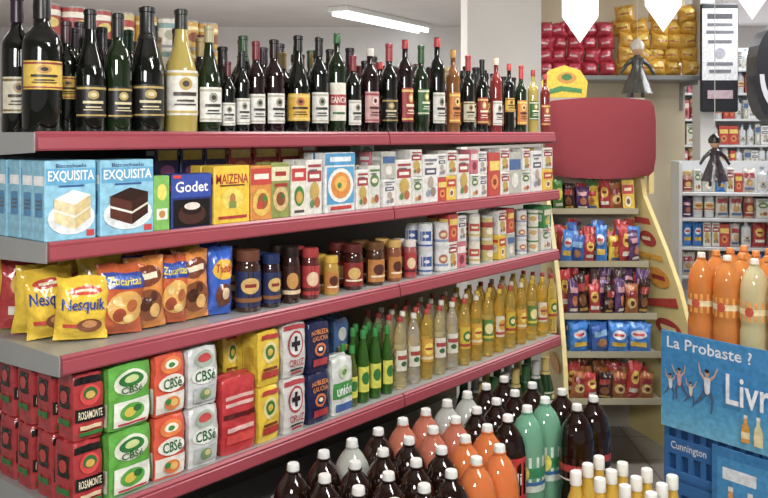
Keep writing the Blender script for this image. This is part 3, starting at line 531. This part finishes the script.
# ------------------------------------------------------------ snack rack
RX,RY=1.075,4.35
rk=bpy.data.objects.new('snack_rack',None); COL.objects.link(rk); rk.location=(RX,RY,0)
meta(rk,'cream snack display rack with red curved header and sloping sides','display rack')
CRM=M('#e8d48c','plastic'); RW=.26
mb=MB(); box(mb,-RW,RW,0,.02,0,1.68,M('#b8b0a0','metal')); obj('back_panel',mb.mesh('back_panel'),rk)
prof=[(0,0),(-.56,0),(-.56,.28),(-.53,.45),(-.48,.60),(-.40,.78),(-.30,.94),(-.20,1.08),(-.12,1.19),(-.09,1.30),(0,1.30)]
SPL={-1:(.26,.0),1:(.19,.28)}
for sx in(-1,1):
    fx=lambda y: sx*SPL[sx][0]+(-y)*SPL[sx][1]*sx
    mb=MB(); vs=[]
    for th in(-.010,.010): vs+=[(fx(a)+th,a,b) for a,b in prof]
    m=len(prof); mb.add(vs,[tuple(range(m)),tuple(range(2*m-1,m-1,-1))]+[(i,(i+1)%m,m+(i+1)%m,m+i) for i in range(m)],CRM)
    side=obj('side_panel',mb.mesh('side_panel'),rk)
    mb=MB()
    def edge(z):
        for (a,b),(c,d) in zip(prof[1:],prof[2:]):
            if b<=z<=d: return a+(c-a)*(z-b)/max(1e-6,d-b)
        return -.1
    def sd(a,c,off):
        z=.72+c*.42; e_=edge(z); hw=min(.2,-e_*.44); y=e_+hw+.012-a*hw
        return (fx(y)-.011-off,y,z)
    prints(mb,[('r',.1,.82,.7,.035,'#c83828'),('e',.2,.62,.55,.09,'#b8342c'),('r',.1,.62,.3,.02,'#f4e8c0'),('r',0,.42,.8,.03,'#f0b020'),('e',.3,.2,.5,.11,'#e89a20'),('r',.3,.2,.3,.025,'#a82a24'),('p',[(-.4,-.08),(.9,.02),(.9,-.08),(-.4,-.16)],'#c83828'),('e',.3,-.34,.5,.1,'#b8342c'),('r',.3,-.34,.3,.025,'#f4e0a0'),('e',.2,-.7,.6,.1,'#e8a030')],sd,curved='both')
    obj('printed_decoration',mb.mesh('printed_decoration'),side)
mb=MB(); N=12;vs=[];fs=[]
pr=[(1.29,.88),(1.31,.96),(1.38,1.0),(1.56,1.0),(1.63,.97),(1.66,.9)]
for z,w in pr:
    for i in range(N+1):
        a=2*i/N-1; vs.append((a*.272*w+.0,-.14-.06*(1-a*a),z+.014*(1-a*a)*(1 if z>1.5 else -1)))
nb=len(vs); vs+=[(x,y+.02,z) for x,y,z in vs]
R_=len(pr)
for off in(0,nb):
    for j in range(R_-1):
        for i in range(N): q=off+j*(N+1)+i; fs.append((q,q+1,q+N+2,q+N+1))
for i in range(N): fs.append((i,i+1,nb+i+1,nb+i)); q=(R_-1)*(N+1)+i; fs.append((q,q+1,nb+q+1,nb+q))
for j in range(R_-1):
    for q in(j*(N+1),j*(N+1)+N): fs.append((q,q+N+1,nb+q+N+1,nb+q))
mb.add(vs,fs,M('#94303a','wall'),True); obj('header_board',mb.mesh('header_board'),rk)
mb=MB(); 
for sx in(-1,1): box(mb,sx*.2-.01,sx*.2+.01,-.16,0,1.45,1.47,M('#888888','metal')); box(mb,sx*.25-.012,sx*.25+.012,-.14,-.10,1.2,1.34,CRM)
obj('header_arm',mb.mesh('header_arm'),rk)
RS=[(1.115,-.17),(.88,-.33),(.66,-.455),(.50,-.515),(.30,-.55)]
for z,d in RS:
    mb=MB(); box(mb,-RW+.01,.175,d,0,z-.012,z,M('#a8a69c','metal'),.002); box(mb,-RW+.01,.175,d-.006,d,z-.013,z+.015,M('#b8b090','metal')); obj('rack_shelf',mb.mesh('rack_shelf'),rk)
def rp(x,y,z): return Vector((RX+x,RY+y,z+.001))
RK=[['sng','snk','snp','sny','snr','sno','yr'],['snb','snc','snr','snb','sny','snr','snp'],['snp','snk','snr','snk','snp','sno','snk'],['snb','snc','snb','snb'],['sno','snr','snk','sno','snr','sno']]
for idx_,((z,d),ks) in enumerate(zip(RS,RK)):
    nn=len(ks); x1=[.165,.15,.145,.135,.135][idx_]; w=(x1+.235)/nn
    for i,kk in enumerate(ks):
        for r in range([2,4,4,3,3][idx_]):
            hh=random.choice([[.12,.135,.15],[.13,.155,.18],[.14,.165,.19],[.12,.13,.135],[.12,.14,.165]][idx_])+(.01 if r else 0)
            ro=random.uniform(-.14,.14); tp=mk(random.choice(ks) if r else kk,w*random.choice([1.0,1.15]),hh); p=rp(-.235+w*(i+.5)+random.uniform(-.006,.006),d+.035+r*.055,z+abs(ro)*w/2); place(tp,p,random.uniform(-.45,.45),group='packets on the snack rack',roll=ro)
# ------------------------------------------------------------ blue drink stand
TD=math.atan2(-.78,.62); dx=Vector((math.cos(TD),math.sin(TD),0)); dy=Vector((-dx.y,dx.x,0)); A=Vector((1.014,3.1,0))
BL=M('#2468a8','plastic'); BL2=M('#1c4f86','plastic')
def crate(W,D,H):
    mb=MB(); box(mb,0,W,0,D,0,.012,BL2)
    for z0,z1 in((0,.035),(H*.5-.03,H*.5+.03),(H-.045,H)):
        for y in(0,D-.014): box(mb,0,W,y,y+.014,z0,z1,BL,.002)
        for x in(0,W-.014): box(mb,x,x+.014,.014,D-.014,z0,z1,BL,.002)
    nx=7
    for i in range(nx+1):
        x=i*(W-.02)/nx
        for y in(.001,D-.013): box(mb,x,x+.02,y,y+.012,.0,H,BL)
        y=i*(D-.02)/nx
        for xx in(.001,W-.013): box(mb,xx,xx+.012,y,y+.02,0,H,BL)
    box(mb,.016,W-.016,.016,.02,.01,H-.05,BL2); box(mb,.016,.02,.02,D-.02,.01,H-.05,BL2)
    for i in range(1,4): box(mb,i*W/4-.003,i*W/4+.003,.02,D-.02,.01,H-.06,BL2)
    return mb.mesh('crate')
cm=crate(.36,.40,.245)
mb=MB(); prints(mb,[('t','Cunnington',.1,.1225,.07,.018,'#d8e0ea')],lambda a,c,off:(a,-.001-off,c)); cl=mb.mesh('moulded_lettering')
for i in range(2):
    for q in range(3):
        p=A+dx*(.0+i*.37)+dy*.012; p.z=q*.247; o=obj('bottle_crate',cm,None,tuple(p),TD); meta(o,'blue plastic bottle crate stacked under the drinks','crate','stacked blue crates')
        if i==0 and q==1: obj('moulded_lettering',cl,o)
mb=MB(); WB=.76; box(mb,0,WB,-.006,0,.44,.785,M('#2c88c4','paper'),.001)
o=obj('advertising_banner',mb.mesh('advertising_banner'),None,tuple(A),TD); meta(o,'blue advertising board with jumping people, fixed to crates','advertising board')
mb=MB()
def bd(a,c,off): return (a,-.006-off,.6125+c*.1725)
def sil(x,z,s,m,sh='#e0e4ea',pt='#4a6684'):
    K=.072
    X=lambda a:x+a*s*K*2*m; Z=lambda b:z+b*s
    P=[]
    def limb(a,b,w0,w1,c):
        ax,az=a;bx,bz=b; L=math.hypot(bx-ax,bz-az); nxx=-(bz-az)/L; nz=(bx-ax)/L
        P.append(('p',[(X(ax+nxx*w0),Z(az+nz*w0)),(X(ax-nxx*w0),Z(az-nz*w0)),(X(bx-nxx*w1),Z(bz-nz*w1)),(X(bx+nxx*w1),Z(bz+nz*w1))],c))
        P.append(('e',X(bx),Z(bz),abs(w1)*s*K*2*1.0,w1*s*1.0,c))
    sk='#d0a888'
    limb((-.1,.08),(-.38,-.34),.12,.09,pt);limb((-.38,-.34),(-.72,-.62),.08,.05,pt)
    limb((.1,.08),(.30,-.36),.12,.09,pt);limb((.30,-.36),(.24,-.9),.08,.05,pt)
    limb((0,.58),(0,.04),.20,.15,sh); P.append(('e',X(0),Z(.58),.20*s*K*2,.1*s,sh))
    limb((-.17,.58),(-.42,.84),.07,.05,sk);limb((-.42,.84),(-.5,1.25),.05,.035,sk)
    limb((.17,.58),(.42,.78),.07,.05,sk);limb((.42,.78),(.62,1.15),.05,.035,sk)
    limb((0,.62),(0,.72),.06,.06,sk)
    P.append(('e',X(0),Z(.86),s*K*.26,s*.16,sk)); P.append(('e',X(0),Z(.95),s*K*.28,s*.09,'#3a2418'))
    return P
def pbt(x,z,s,c):
    return [('e',x,z,.016*s,.2*s,c),('r',x,z-.1*s,.016*s,.14*s,c),('r',x,z+.24*s,.006*s,.06*s,c),('r',x,z+.32*s,.007*s,.035*s,'#e8e8e0'),('r',x,z-.08*s,.0165*s,.07*s,'#f0e0b0')]
grad=[('r',.38,-.95+i*.1,.379,.05,c) for i,c in enumerate(['#6ab8dc','#64b4da','#5cb0d8','#56abd6','#50a6d4','#4aa1d2','#449ccf','#3e97cc','#3a92c9','#368ec7','#338bc5'])]+[('r',.38,.97,.379,.03,'#308ac4')]
sp=[('t','La Probaste ?',.185,.78,.16,.12,'#e8f0f8')]+sil(.04,-.16,.28,1)+sil(.078,-.05,.33,-1,'#d8a0a8','#5a5a7a')+sil(.125,-.2,.26,1,'#e8d8c0')+sil(.19,-.05,.44,1)
sp+=[('t','Livra',.36,.12,.10,.3,'#f4f8fc')]+pbt(.33,-.62,.9,'#e8a030')+pbt(.375,-.62,.95,'#e8e0a8')+pbt(.43,-.62,1,'#e07820')
for g in grad: prints(mb,[g],bd,dl=.0003)
prints(mb,sp,bd,dl=.00015,l0=4); obj('printed_picture',mb.mesh('printed_picture'),o)
mb=MB(); box(mb,.20,.73,-.006,0,.05,.425,M('#2a7cb8','paper'),.001)
o=obj('advertising_banner',mb.mesh('advertising_banner'),None,tuple(A),TD); meta(o,'blue advertising board with pictured juice bottles, on lower crates','advertising board')
mb=MB()
prints(mb,[('r',.46,.0,.24,.9,'#3a94cc'),('r',.30,.6,.06,.12,'#e8eef4')]+pbt(.27,-.1,1.3,'#e8a030')+pbt(.34,-.1,1.3,'#e8e0a8')+pbt(.41,-.1,1.3,'#e07820'),lambda a,c,off:(a,-.006-off,.2375+c*.17),dl=.0003); obj('printed_picture',mb.mesh('printed_picture'),o)
LAB['fan']=(.37,.57,math.pi,[('r',0,0,1,1,'#e8a040'),('r',0,.0,1,.3,'#f0e0b0'),('e',0,0,.1,.5,'#c84820')])
for i in range(5):
    for j in range(4):
        g=['#f8982c','#f8a038','#f0ecb8','#f8982c','#f8982c'][(i+j)%5 if j<1 else i%2]
        tp=bottle('pet',.33,.047,g,'#e0882c' if j else '#ece8dc','fan','juice_bottle','juice bottle','orange juice drink bottle on the crates' if g[1:3]=='f8' else 'pale lemon drink bottle on the crates','pet')
        p=A+dx*(.118+i*.099)+dy*(.065+j*.098); p.z=.7415; place(tp,p,TD+.3+random.uniform(-.3,.3),group='drink bottles on the crates')
# ------------------------------------------------------------ room
def struct(name,mesh,label): o=obj(name,mesh); o['kind']='structure'; o['label']=label; return o
def bx(name,a,mat,label):
    mb=MB(); box(mb,*a,mat); return struct(name,mb.mesh(name),label)
fm=bpy.data.materials.new('floor_tiles'); fm.use_nodes=True; nt=fm.node_tree; b=nt.nodes['Principled BSDF']; b.inputs['Roughness'].default_value=.35
br=nt.nodes.new('ShaderNodeTexBrick'); br.offset=0; br.inputs['Scale'].default_value=1; br.inputs['Brick Width'].default_value=.3; br.inputs['Row Height'].default_value=.3; br.inputs['Mortar Size'].default_value=.004
br.inputs['Color1'].default_value=lin('#8f8a86'); br.inputs['Color2'].default_value=lin('#86817c'); br.inputs['Mortar'].default_value=lin('#5a5652')
tc_=nt.nodes.new('ShaderNodeTexCoord'); nt.links.new(tc_.outputs['Object'],br.inputs['Vector']); nt.links.new(br.outputs['Color'],b.inputs['Base Color'])
bx('floor',(-4.5,5,-2.5,10,-.05,0),fm,'grey tiled shop floor')
W_=M('#d4d0ce','wall'); CE=M('#d4ceca','wall')
bx('wall_back',(-4.5,5,10,10.1,0,2.75),W_,'off-white plaster wall'); bx('wall_left',(-4.6,-4.5,-2.5,10.1,0,2.75),W_,'off-white plaster wall'); bx('wall_right',(5,5.1,-2.5,10.1,0,2.75),W_,'off-white plaster wall')
bx('ceiling',(-4.6,5.1,-2.5,10.1,2.75,2.85),CE,'pale painted ceiling')
bx('wall_partition',(.62,2.16,6.1,6.2,0,2.75),M('#d6c8ac','wall'),'cream partition wall')
bx('trim_1',(.52,.98,5.3,5.75,0,2.75),M('#dcd8d2','wall'),'square white plastered column')
mb=MB(); box(mb,2.9,4.9,9.96,10,.9,2.3,M('#d8d8d4','wall'),.0)
for i in range(3): box(mb,2.96+i*.65,3.56+i*.65,9.95,9.96,.96,2.24,emit('#f0f4ff',2.6))
struct('window_1',mb.mesh('window_1'),'bright daylit window with white frame')
hs=bpy.data.objects.new('wall_shelf',None); COL.objects.link(hs); hs.location=(1.75,6.1,1.86); meta(hs,'grey wall shelf high on the cream wall with packets','shelf')
mb=MB(); box(mb,-.73,.55,-.36,0,0,.03,GRY,.002); obj('shelf_board',mb.mesh('shelf_board'),hs)
for x in(-.6,0,.38): mb=MB(); box(mb,x-.01,x+.01,-.3,0,-.03,0,GRY); box(mb,x-.01,x+.01,-.02,0,-.2,-.03,GRY); obj('bracket',mb.mesh('bracket'),hs)
for i in range(5):
    for q in range(4):
        tp=mk('rpack',.115,.105); p=Vector((1.10+i*.105+random.uniform(-.012,.012),5.85+random.uniform(-.03,.03),1.892+q*.088)); place(tp,p,random.uniform(-.5,.5),group='red packets stacked on the wall shelf',roll=random.uniform(-.2,.2) if q else 0)
for i in range(6):
    for q in range(5-(i%2)):
        tp=mk('ypack',.13,.115); p=Vector((1.66+i*.108+random.uniform(-.012,.012),5.85+random.uniform(-.03,.03),1.892+q*.092)); place(tp,p,random.uniform(-.5,.5),group='yellow packets stacked on the wall shelf',roll=random.uniform(-.2,.2) if q else 0)
mb=MB(); mb2=MB()
vs=[(-.11,0,0),(.11,0,0),(.12,0,.08),(.08,0,.14),(0,0,.165),(-.08,0,.14),(-.12,0,.08)]; m=len(vs); v2=[(x,.008,z) for x,_,z in vs]
mb.add(vs+v2,[tuple(range(m)),tuple(range(2*m-1,m-1,-1))]+[(i,(i+1)%m,m+(i+1)%m,m+i) for i in range(m)],M('#e8c818','paper'))
o=obj('shelf_sign',mb.mesh('shelf_sign'),None,(.925,4.355,1.682),.0); meta(o,'yellow arched cardboard sign standing on the snack rack','sign')
prints(mb2,[('e',.1,.3,.45,.4,'#d09018'),('e',.1,.35,.25,.22,'#3f7a3a'),('p',[(-.8,-.55),(-.2,-.25),(.8,-.45),(.8,-.75),(-.1,-.6),(-.8,-.85)],'#3f8a4a')],lambda a,c,off:(a*.11,-off,.078+c*.075)); obj('printed_picture',mb2.mesh('printed_picture'),o)
# ------------------------------------------------------------ bunting
bt=bpy.data.objects.new('bunting',None); COL.objects.link(bt); bt.location=(1.2,3.6,2.35); meta(bt,'string of white paper pennants hanging below the ceiling','bunting')
mb=MB(); box(mb,-1.4,1.6,-.002,.002,-.002,.002,M('#d8d8d0','plastic'))
for x in(-1.4,1.6): box(mb,x-.002,x+.002,-.002,.002,0,.4,M('#d8d8d0','plastic'))
obj('cord',mb.mesh('cord'),bt)
for px,yt in((580,43),(663,32),(752,20)):
    x=(px-384)/F*3.6-1.2; zt=CZ+(133-yt)/F*3.6-2.35
    mb=MB(); w=.077; vs=[(x-w,-.003,0),(x+w,-.003,0),(x+w,-.003,zt+.11),(x,-.003,zt),(x-w,-.003,zt+.11)]
    vs+=[(a,b+.002,c) for a,b,c in vs]; mb.add(vs,[(0,1,2,3,4),(9,8,7,6,5)]+[(i,(i+1)%5,5+(i+1)%5,5+i) for i in range(5)],M('#e0e2e6','wall')); obj('pennant',mb.mesh('pennant'),bt)
# ------------------------------------------------------------ rear shelving
def unit(x0,y0,w,zs,rz,name,label,keys,hts,D=.3,top=None,wmax=9):
    e=bpy.data.objects.new(name,None); COL.objects.link(e); e.location=(x0,y0,0); e.rotation_euler=(0,0,rz); meta(e,label,'shelving')
    wh=M('#d8dadc','metal'); H=top or zs[-1]+.35
    mb=MB(); box(mb,0,w,D,D+.02,0,H,wh); obj('back_panel',mb.mesh('back_panel'),e)
    for x in(-.02,w): mb=MB(); box(mb,x,x+.02,0,D,0,H,wh,.002); obj('side_panel',mb.mesh('side_panel'),e)
    c,s_=math.cos(rz),math.sin(rz)
    for iz,z in enumerate(zs):
        mb=MB(); box(mb,0,w,0,D,z-.02,z,wh,.002); obj('shelf',mb.mesh('shelf'),e)
        x=.01; ki=random.randrange(len(keys))
        while x<min(w,wmax)-.05:
            kk=keys[ki%len(keys)]; ki+=1; h=random.choice(hts)
            if kk in PR: ww=random.choice([.045,.06,.08]); tp=mk(kk,ww,h)
            else:
                cf={'b1':('sauce','#d0a838','#e4e4dc','oil'),'b2':('pet','#a84828','#e8e8e8','orr'),'b3':('oil','#c8ccd0','#3a6ab0','oil2'),'b4':('jar','#b88a78','#c8a860','cafe'),'b5':('spirit','#d8dce0','#8aa0c0','white')}[kk]; ww=.065; tp=bottle(cf[0],rnd(h*1.12,.01),.03,cf[1],cf[2],cf[3],'grocery_bottle','bottle','bottle with coloured label on rear shelving','glass')
            for rep in range(random.choice([1,1,2])):
                if x+ww>w: break
                lx,ly=x+ww/2,.07
                place(tp,Vector((x0+lx*c-ly*s_,y0+lx*s_+ly*c,z+.001)),rz+random.uniform(-.15,.15),group='goods on the rear shelving'); x+=ww+.004
unit(2.50,7.2,1.0,[1.2,1.4,1.62,1.84,2.04],0,'rear_shelving','white rear wall shelving with assorted packaged goods',['b5','snw','pnk','b4','wh3','wh1','b3','redb','b5','gry','wh2'],[.15,.16,.18],top=2.25)
unit(1.86,5.3,.62,[.61,.79,.97,1.13],math.radians(-8),'display_shelving','low open shelving crowded with small packets',['snr','wh2','snp','b3','snw','b4','wh3','gry','snb','wh1','redb','snw','b5'],[.12,.14,.15],.26,1.32)
unit(2.28,4.95,.8,[.8,1.0,1.2,1.4],math.radians(-35),'white_shelving','white open shelving with bottles and boxes beside the aisle',['b5','b3','wh2','gry','b5','pnk','wh1','b5','wh3'],[.13,.15],.28,1.58,wmax=.4)
bx('trim_2',(2.14,2.24,5.75,5.9,0,2.75),M('#e0dfdc','wall'),'white plastered pillar')
mb=MB(); BK=M('#24242a','plastic')
box(mb,-.15,.10,0,.03,.0,.72,BK,.012)
box(mb,-.003,.003,.01,.016,.72,1.11,GRY); box(mb,-.05,.0,.03,.12,.3,.36,GRY)
o=obj('notice_board',mb.mesh('notice_board'),None,(2.25,5.63,1.64),0); meta(o,'narrow black board with white paper notice, hung by the pillar','notice board')
mb=MB(); prints(mb,[('r',0,.25,.98,.68,'#dcdcde'),('r',0,.78,.7,.05,'#4a4a50'),('r',0,.62,.7,.03,'#707078'),('r',0,.48,.76,.03,'#707078'),('r',0,.3,.65,.03,'#707078'),('e',0,.08,.3,.1,'#a8a8b0'),('r',0,-.12,.7,.03,'#707078'),('r',0,-.26,.6,.03,'#707078'),('r',0,-.7,.7,.08,'#b8a0a8')],lambda a,c,off:(-.025+a*.12,-off,.36+c*.35)); obj('paper_notice',mb.mesh('paper_notice'),o)
mb=MB(); N=28; vs=[]
for y in(0,.16):
    for i in range(N):
        a=2*math.pi*i/N; c_,s_=math.cos(a),math.sin(a)
        vs.append((.27*math.copysign(abs(c_)**.7,c_),y,.34*math.copysign(abs(s_)**.7,s_)))
mb.add(vs,[tuple(range(N)),tuple(range(2*N-1,N-1,-1))]+[(i,(i+1)%N,N+(i+1)%N,N+i) for i in range(N)],BK)
box(mb,-.02,.02,.05,.1,.33,.87,GRY)
o=obj('air_fan_unit',mb.mesh('air_fan_unit'),None,(2.68,5.5,1.95-.07),0); meta(o,'rounded black appliance with pale curved trim hanging from ceiling','appliance')
mb=MB()
outer=[(.25*math.cos(a),.31*math.sin(a)) for a in [math.radians(180+i*9) for i in range(21)]]; inner=[(.22*math.cos(a),.25*math.sin(a)) for a in [math.radians(180+i*9) for i in range(21)]]
vs=[(x,-.003,z) for x,z in outer]+[(x,-.003,z) for x,z in inner]; mb.add(vs,[(i,i+1,22+i,21+i) for i in range(20)],M('#c4c0c4','plastic')); obj('curved_trim',mb.mesh('curved_trim'),o)
# ------------------------------------------------------------ hanging dolls
def doll(x,y,z,body,hair,label,h=.3):
    mb=MB(); m=M(body,'film'); sk=M('#c89a78','plastic')
    lathe(mb,[(.30*h,0),(.26*h,.1*h),(.16*h,.35*h),(.10*h,.5*h),(.12*h,.66*h),(.05*h,.72*h)],m,14)
    for sx in(-1,1):
        vs=[];pts=[(sx*.08*h,.64*h,.05*h),(sx*.22*h,.52*h,.04*h),(sx*.32*h,.36*h,.03*h)]
        for px_,pz,r in pts:
            for i in range(8): a=2*math.pi*i/8; vs.append((px_+r*math.cos(a)*.7,r*math.sin(a),pz+r*math.cos(a)*.7*sx))
        fs=[(j*8+i,j*8+(i+1)%8,(j+1)*8+(i+1)%8,(j+1)*8+i) for j in range(2) for i in range(8)]; fs.append(tuple(range(16,24)))
        mb.add(vs,fs,m,True)
        lathe(mb,[(.02*h,-.12*h),(.035*h,-.1*h),(.03*h,.05*h)],M('#3a2a28','plastic'),8,cx=sx*.1*h)
    o=obj('hanging_doll',mb.mesh('hanging_doll'),None,(x,y,z)); meta(o,label,'doll')
    mb=MB(); lathe(mb,[(.03*h,.70*h),(.08*h,.74*h),(.11*h,.82*h),(.10*h,.91*h),(.04*h,.97*h)],sk,12); obj('head',mb.mesh('head'),o)
    mb=MB(); lathe(mb,[(.13*h,.82*h),(.135*h,.9*h),(.09*h,.98*h),(.02*h,1.03*h)],M(hair,'film'),12,cy=.015*h); obj('hair',mb.mesh('hair'),o)
    mb=MB(); box(mb,-.0015,.0015,-.0015,.0015,h,2.75-z,M('#d0d0c8','plastic')); obj('hanging_cord',mb.mesh('hanging_cord'),o)
doll(1.79,4.6,1.24,'#3a3038','#1c1614','small dark dressed doll hanging on a cord',.25)
doll(1.55,5.2,1.74,'#4a4a44','#d8d0c0','grey dressed doll decoration hanging on a cord',.33)
# ------------------------------------------------------------ lamps and fill lights
def lamp(x,y,rz,L,name='fluorescent_lamp',st=7):
    e=bpy.data.objects.new(name,None); COL.objects.link(e); e.location=(x,y,2.75); e.rotation_euler=(0,0,rz); meta(e,'white fluorescent tube lamp mounted on the ceiling','lamp',group='ceiling lamps')
    mb=MB(); box(mb,-L/2,L/2,-.12,.12,-.05,0,M('#e0e0dc','metal'),.008); obj('lamp_housing',mb.mesh('lamp_housing'),e)
    for y_ in(-.06,.06):
        mb=MB(); vs=[];fs=[];N=10
        for x_ in(-L/2+.03,L/2-.03):
            for i in range(N): a=2*math.pi*i/N; vs.append((x_,y_+.02*math.cos(a),-.075+.02*math.sin(a)))
        fs=[(i,(i+1)%N,N+(i+1)%N,N+i) for i in range(N)]+[tuple(range(N)),tuple(range(N,2*N))]; mb.add(vs,fs,emit('#f4fbff',st),True); obj('lamp_tube',mb.mesh('lamp_tube'),e)
lamp(.0,9.1,math.radians(58),1.75,st=4)
for i,(x,y) in enumerate([(.9,1.0),(.9,3.4)]): lamp(x,y,TH,1.5,st=3)
def area(x,y,z,e,sx,sy,rot=(0,0,0),col=(1,.98,.95)):
    l=bpy.data.lights.new('ceiling_and_fill_light','AREA'); l.energy=e; l.shape='RECTANGLE'; l.size=sx; l.size_y=sy; l.color=col
    o=bpy.data.objects.new('ceiling_and_fill_light',l); COL.objects.link(o); o.location=(x,y,z); o.rotation_euler=rot; return o
area(1.0,.9,2.64,76,1.2,.3,(math.radians(20),math.radians(25),0)); area(.9,3.3,2.64,38,1.6,.3); area(-.5,7.5,2.6,55,2.5,2.5); area(3,5.2,2.6,65,1.5,1.5,(0,0,0),(.95,.98,1)); area(-.5,-.2,2.0,42,.6,.4,(math.radians(58),0,math.radians(-5)))  # last one is an added fill just above the camera, aimed forward, no fixture
area(-2.2,4.5,2.6,25,2,2); area(-1.2,6,1.2,55,3,2,(math.pi,0,0)); area(3.2,7.8,2.6,75,2,1.5,(0,0,0),(.95,.98,1))  # the low upturned one is added fill, brightening the ceiling from below
w=bpy.data.worlds.new('World'); SC.world=w; w.use_nodes=True; w.node_tree.nodes['Background'].inputs[0].default_value=(1,.99,.98,1); w.node_tree.nodes['Background'].inputs[1].default_value=.38
# ------------------------------------------------------------ camera
cd=bpy.data.cameras.new('camera'); cam=bpy.data.objects.new('camera',cd); COL.objects.link(cam)
cam.location=(0,0,CZ); cam.rotation_euler=(math.pi/2,0,0); cd.sensor_width=36; cd.lens=F/768*36; cd.shift_y=-116/768; SC.camera=cam
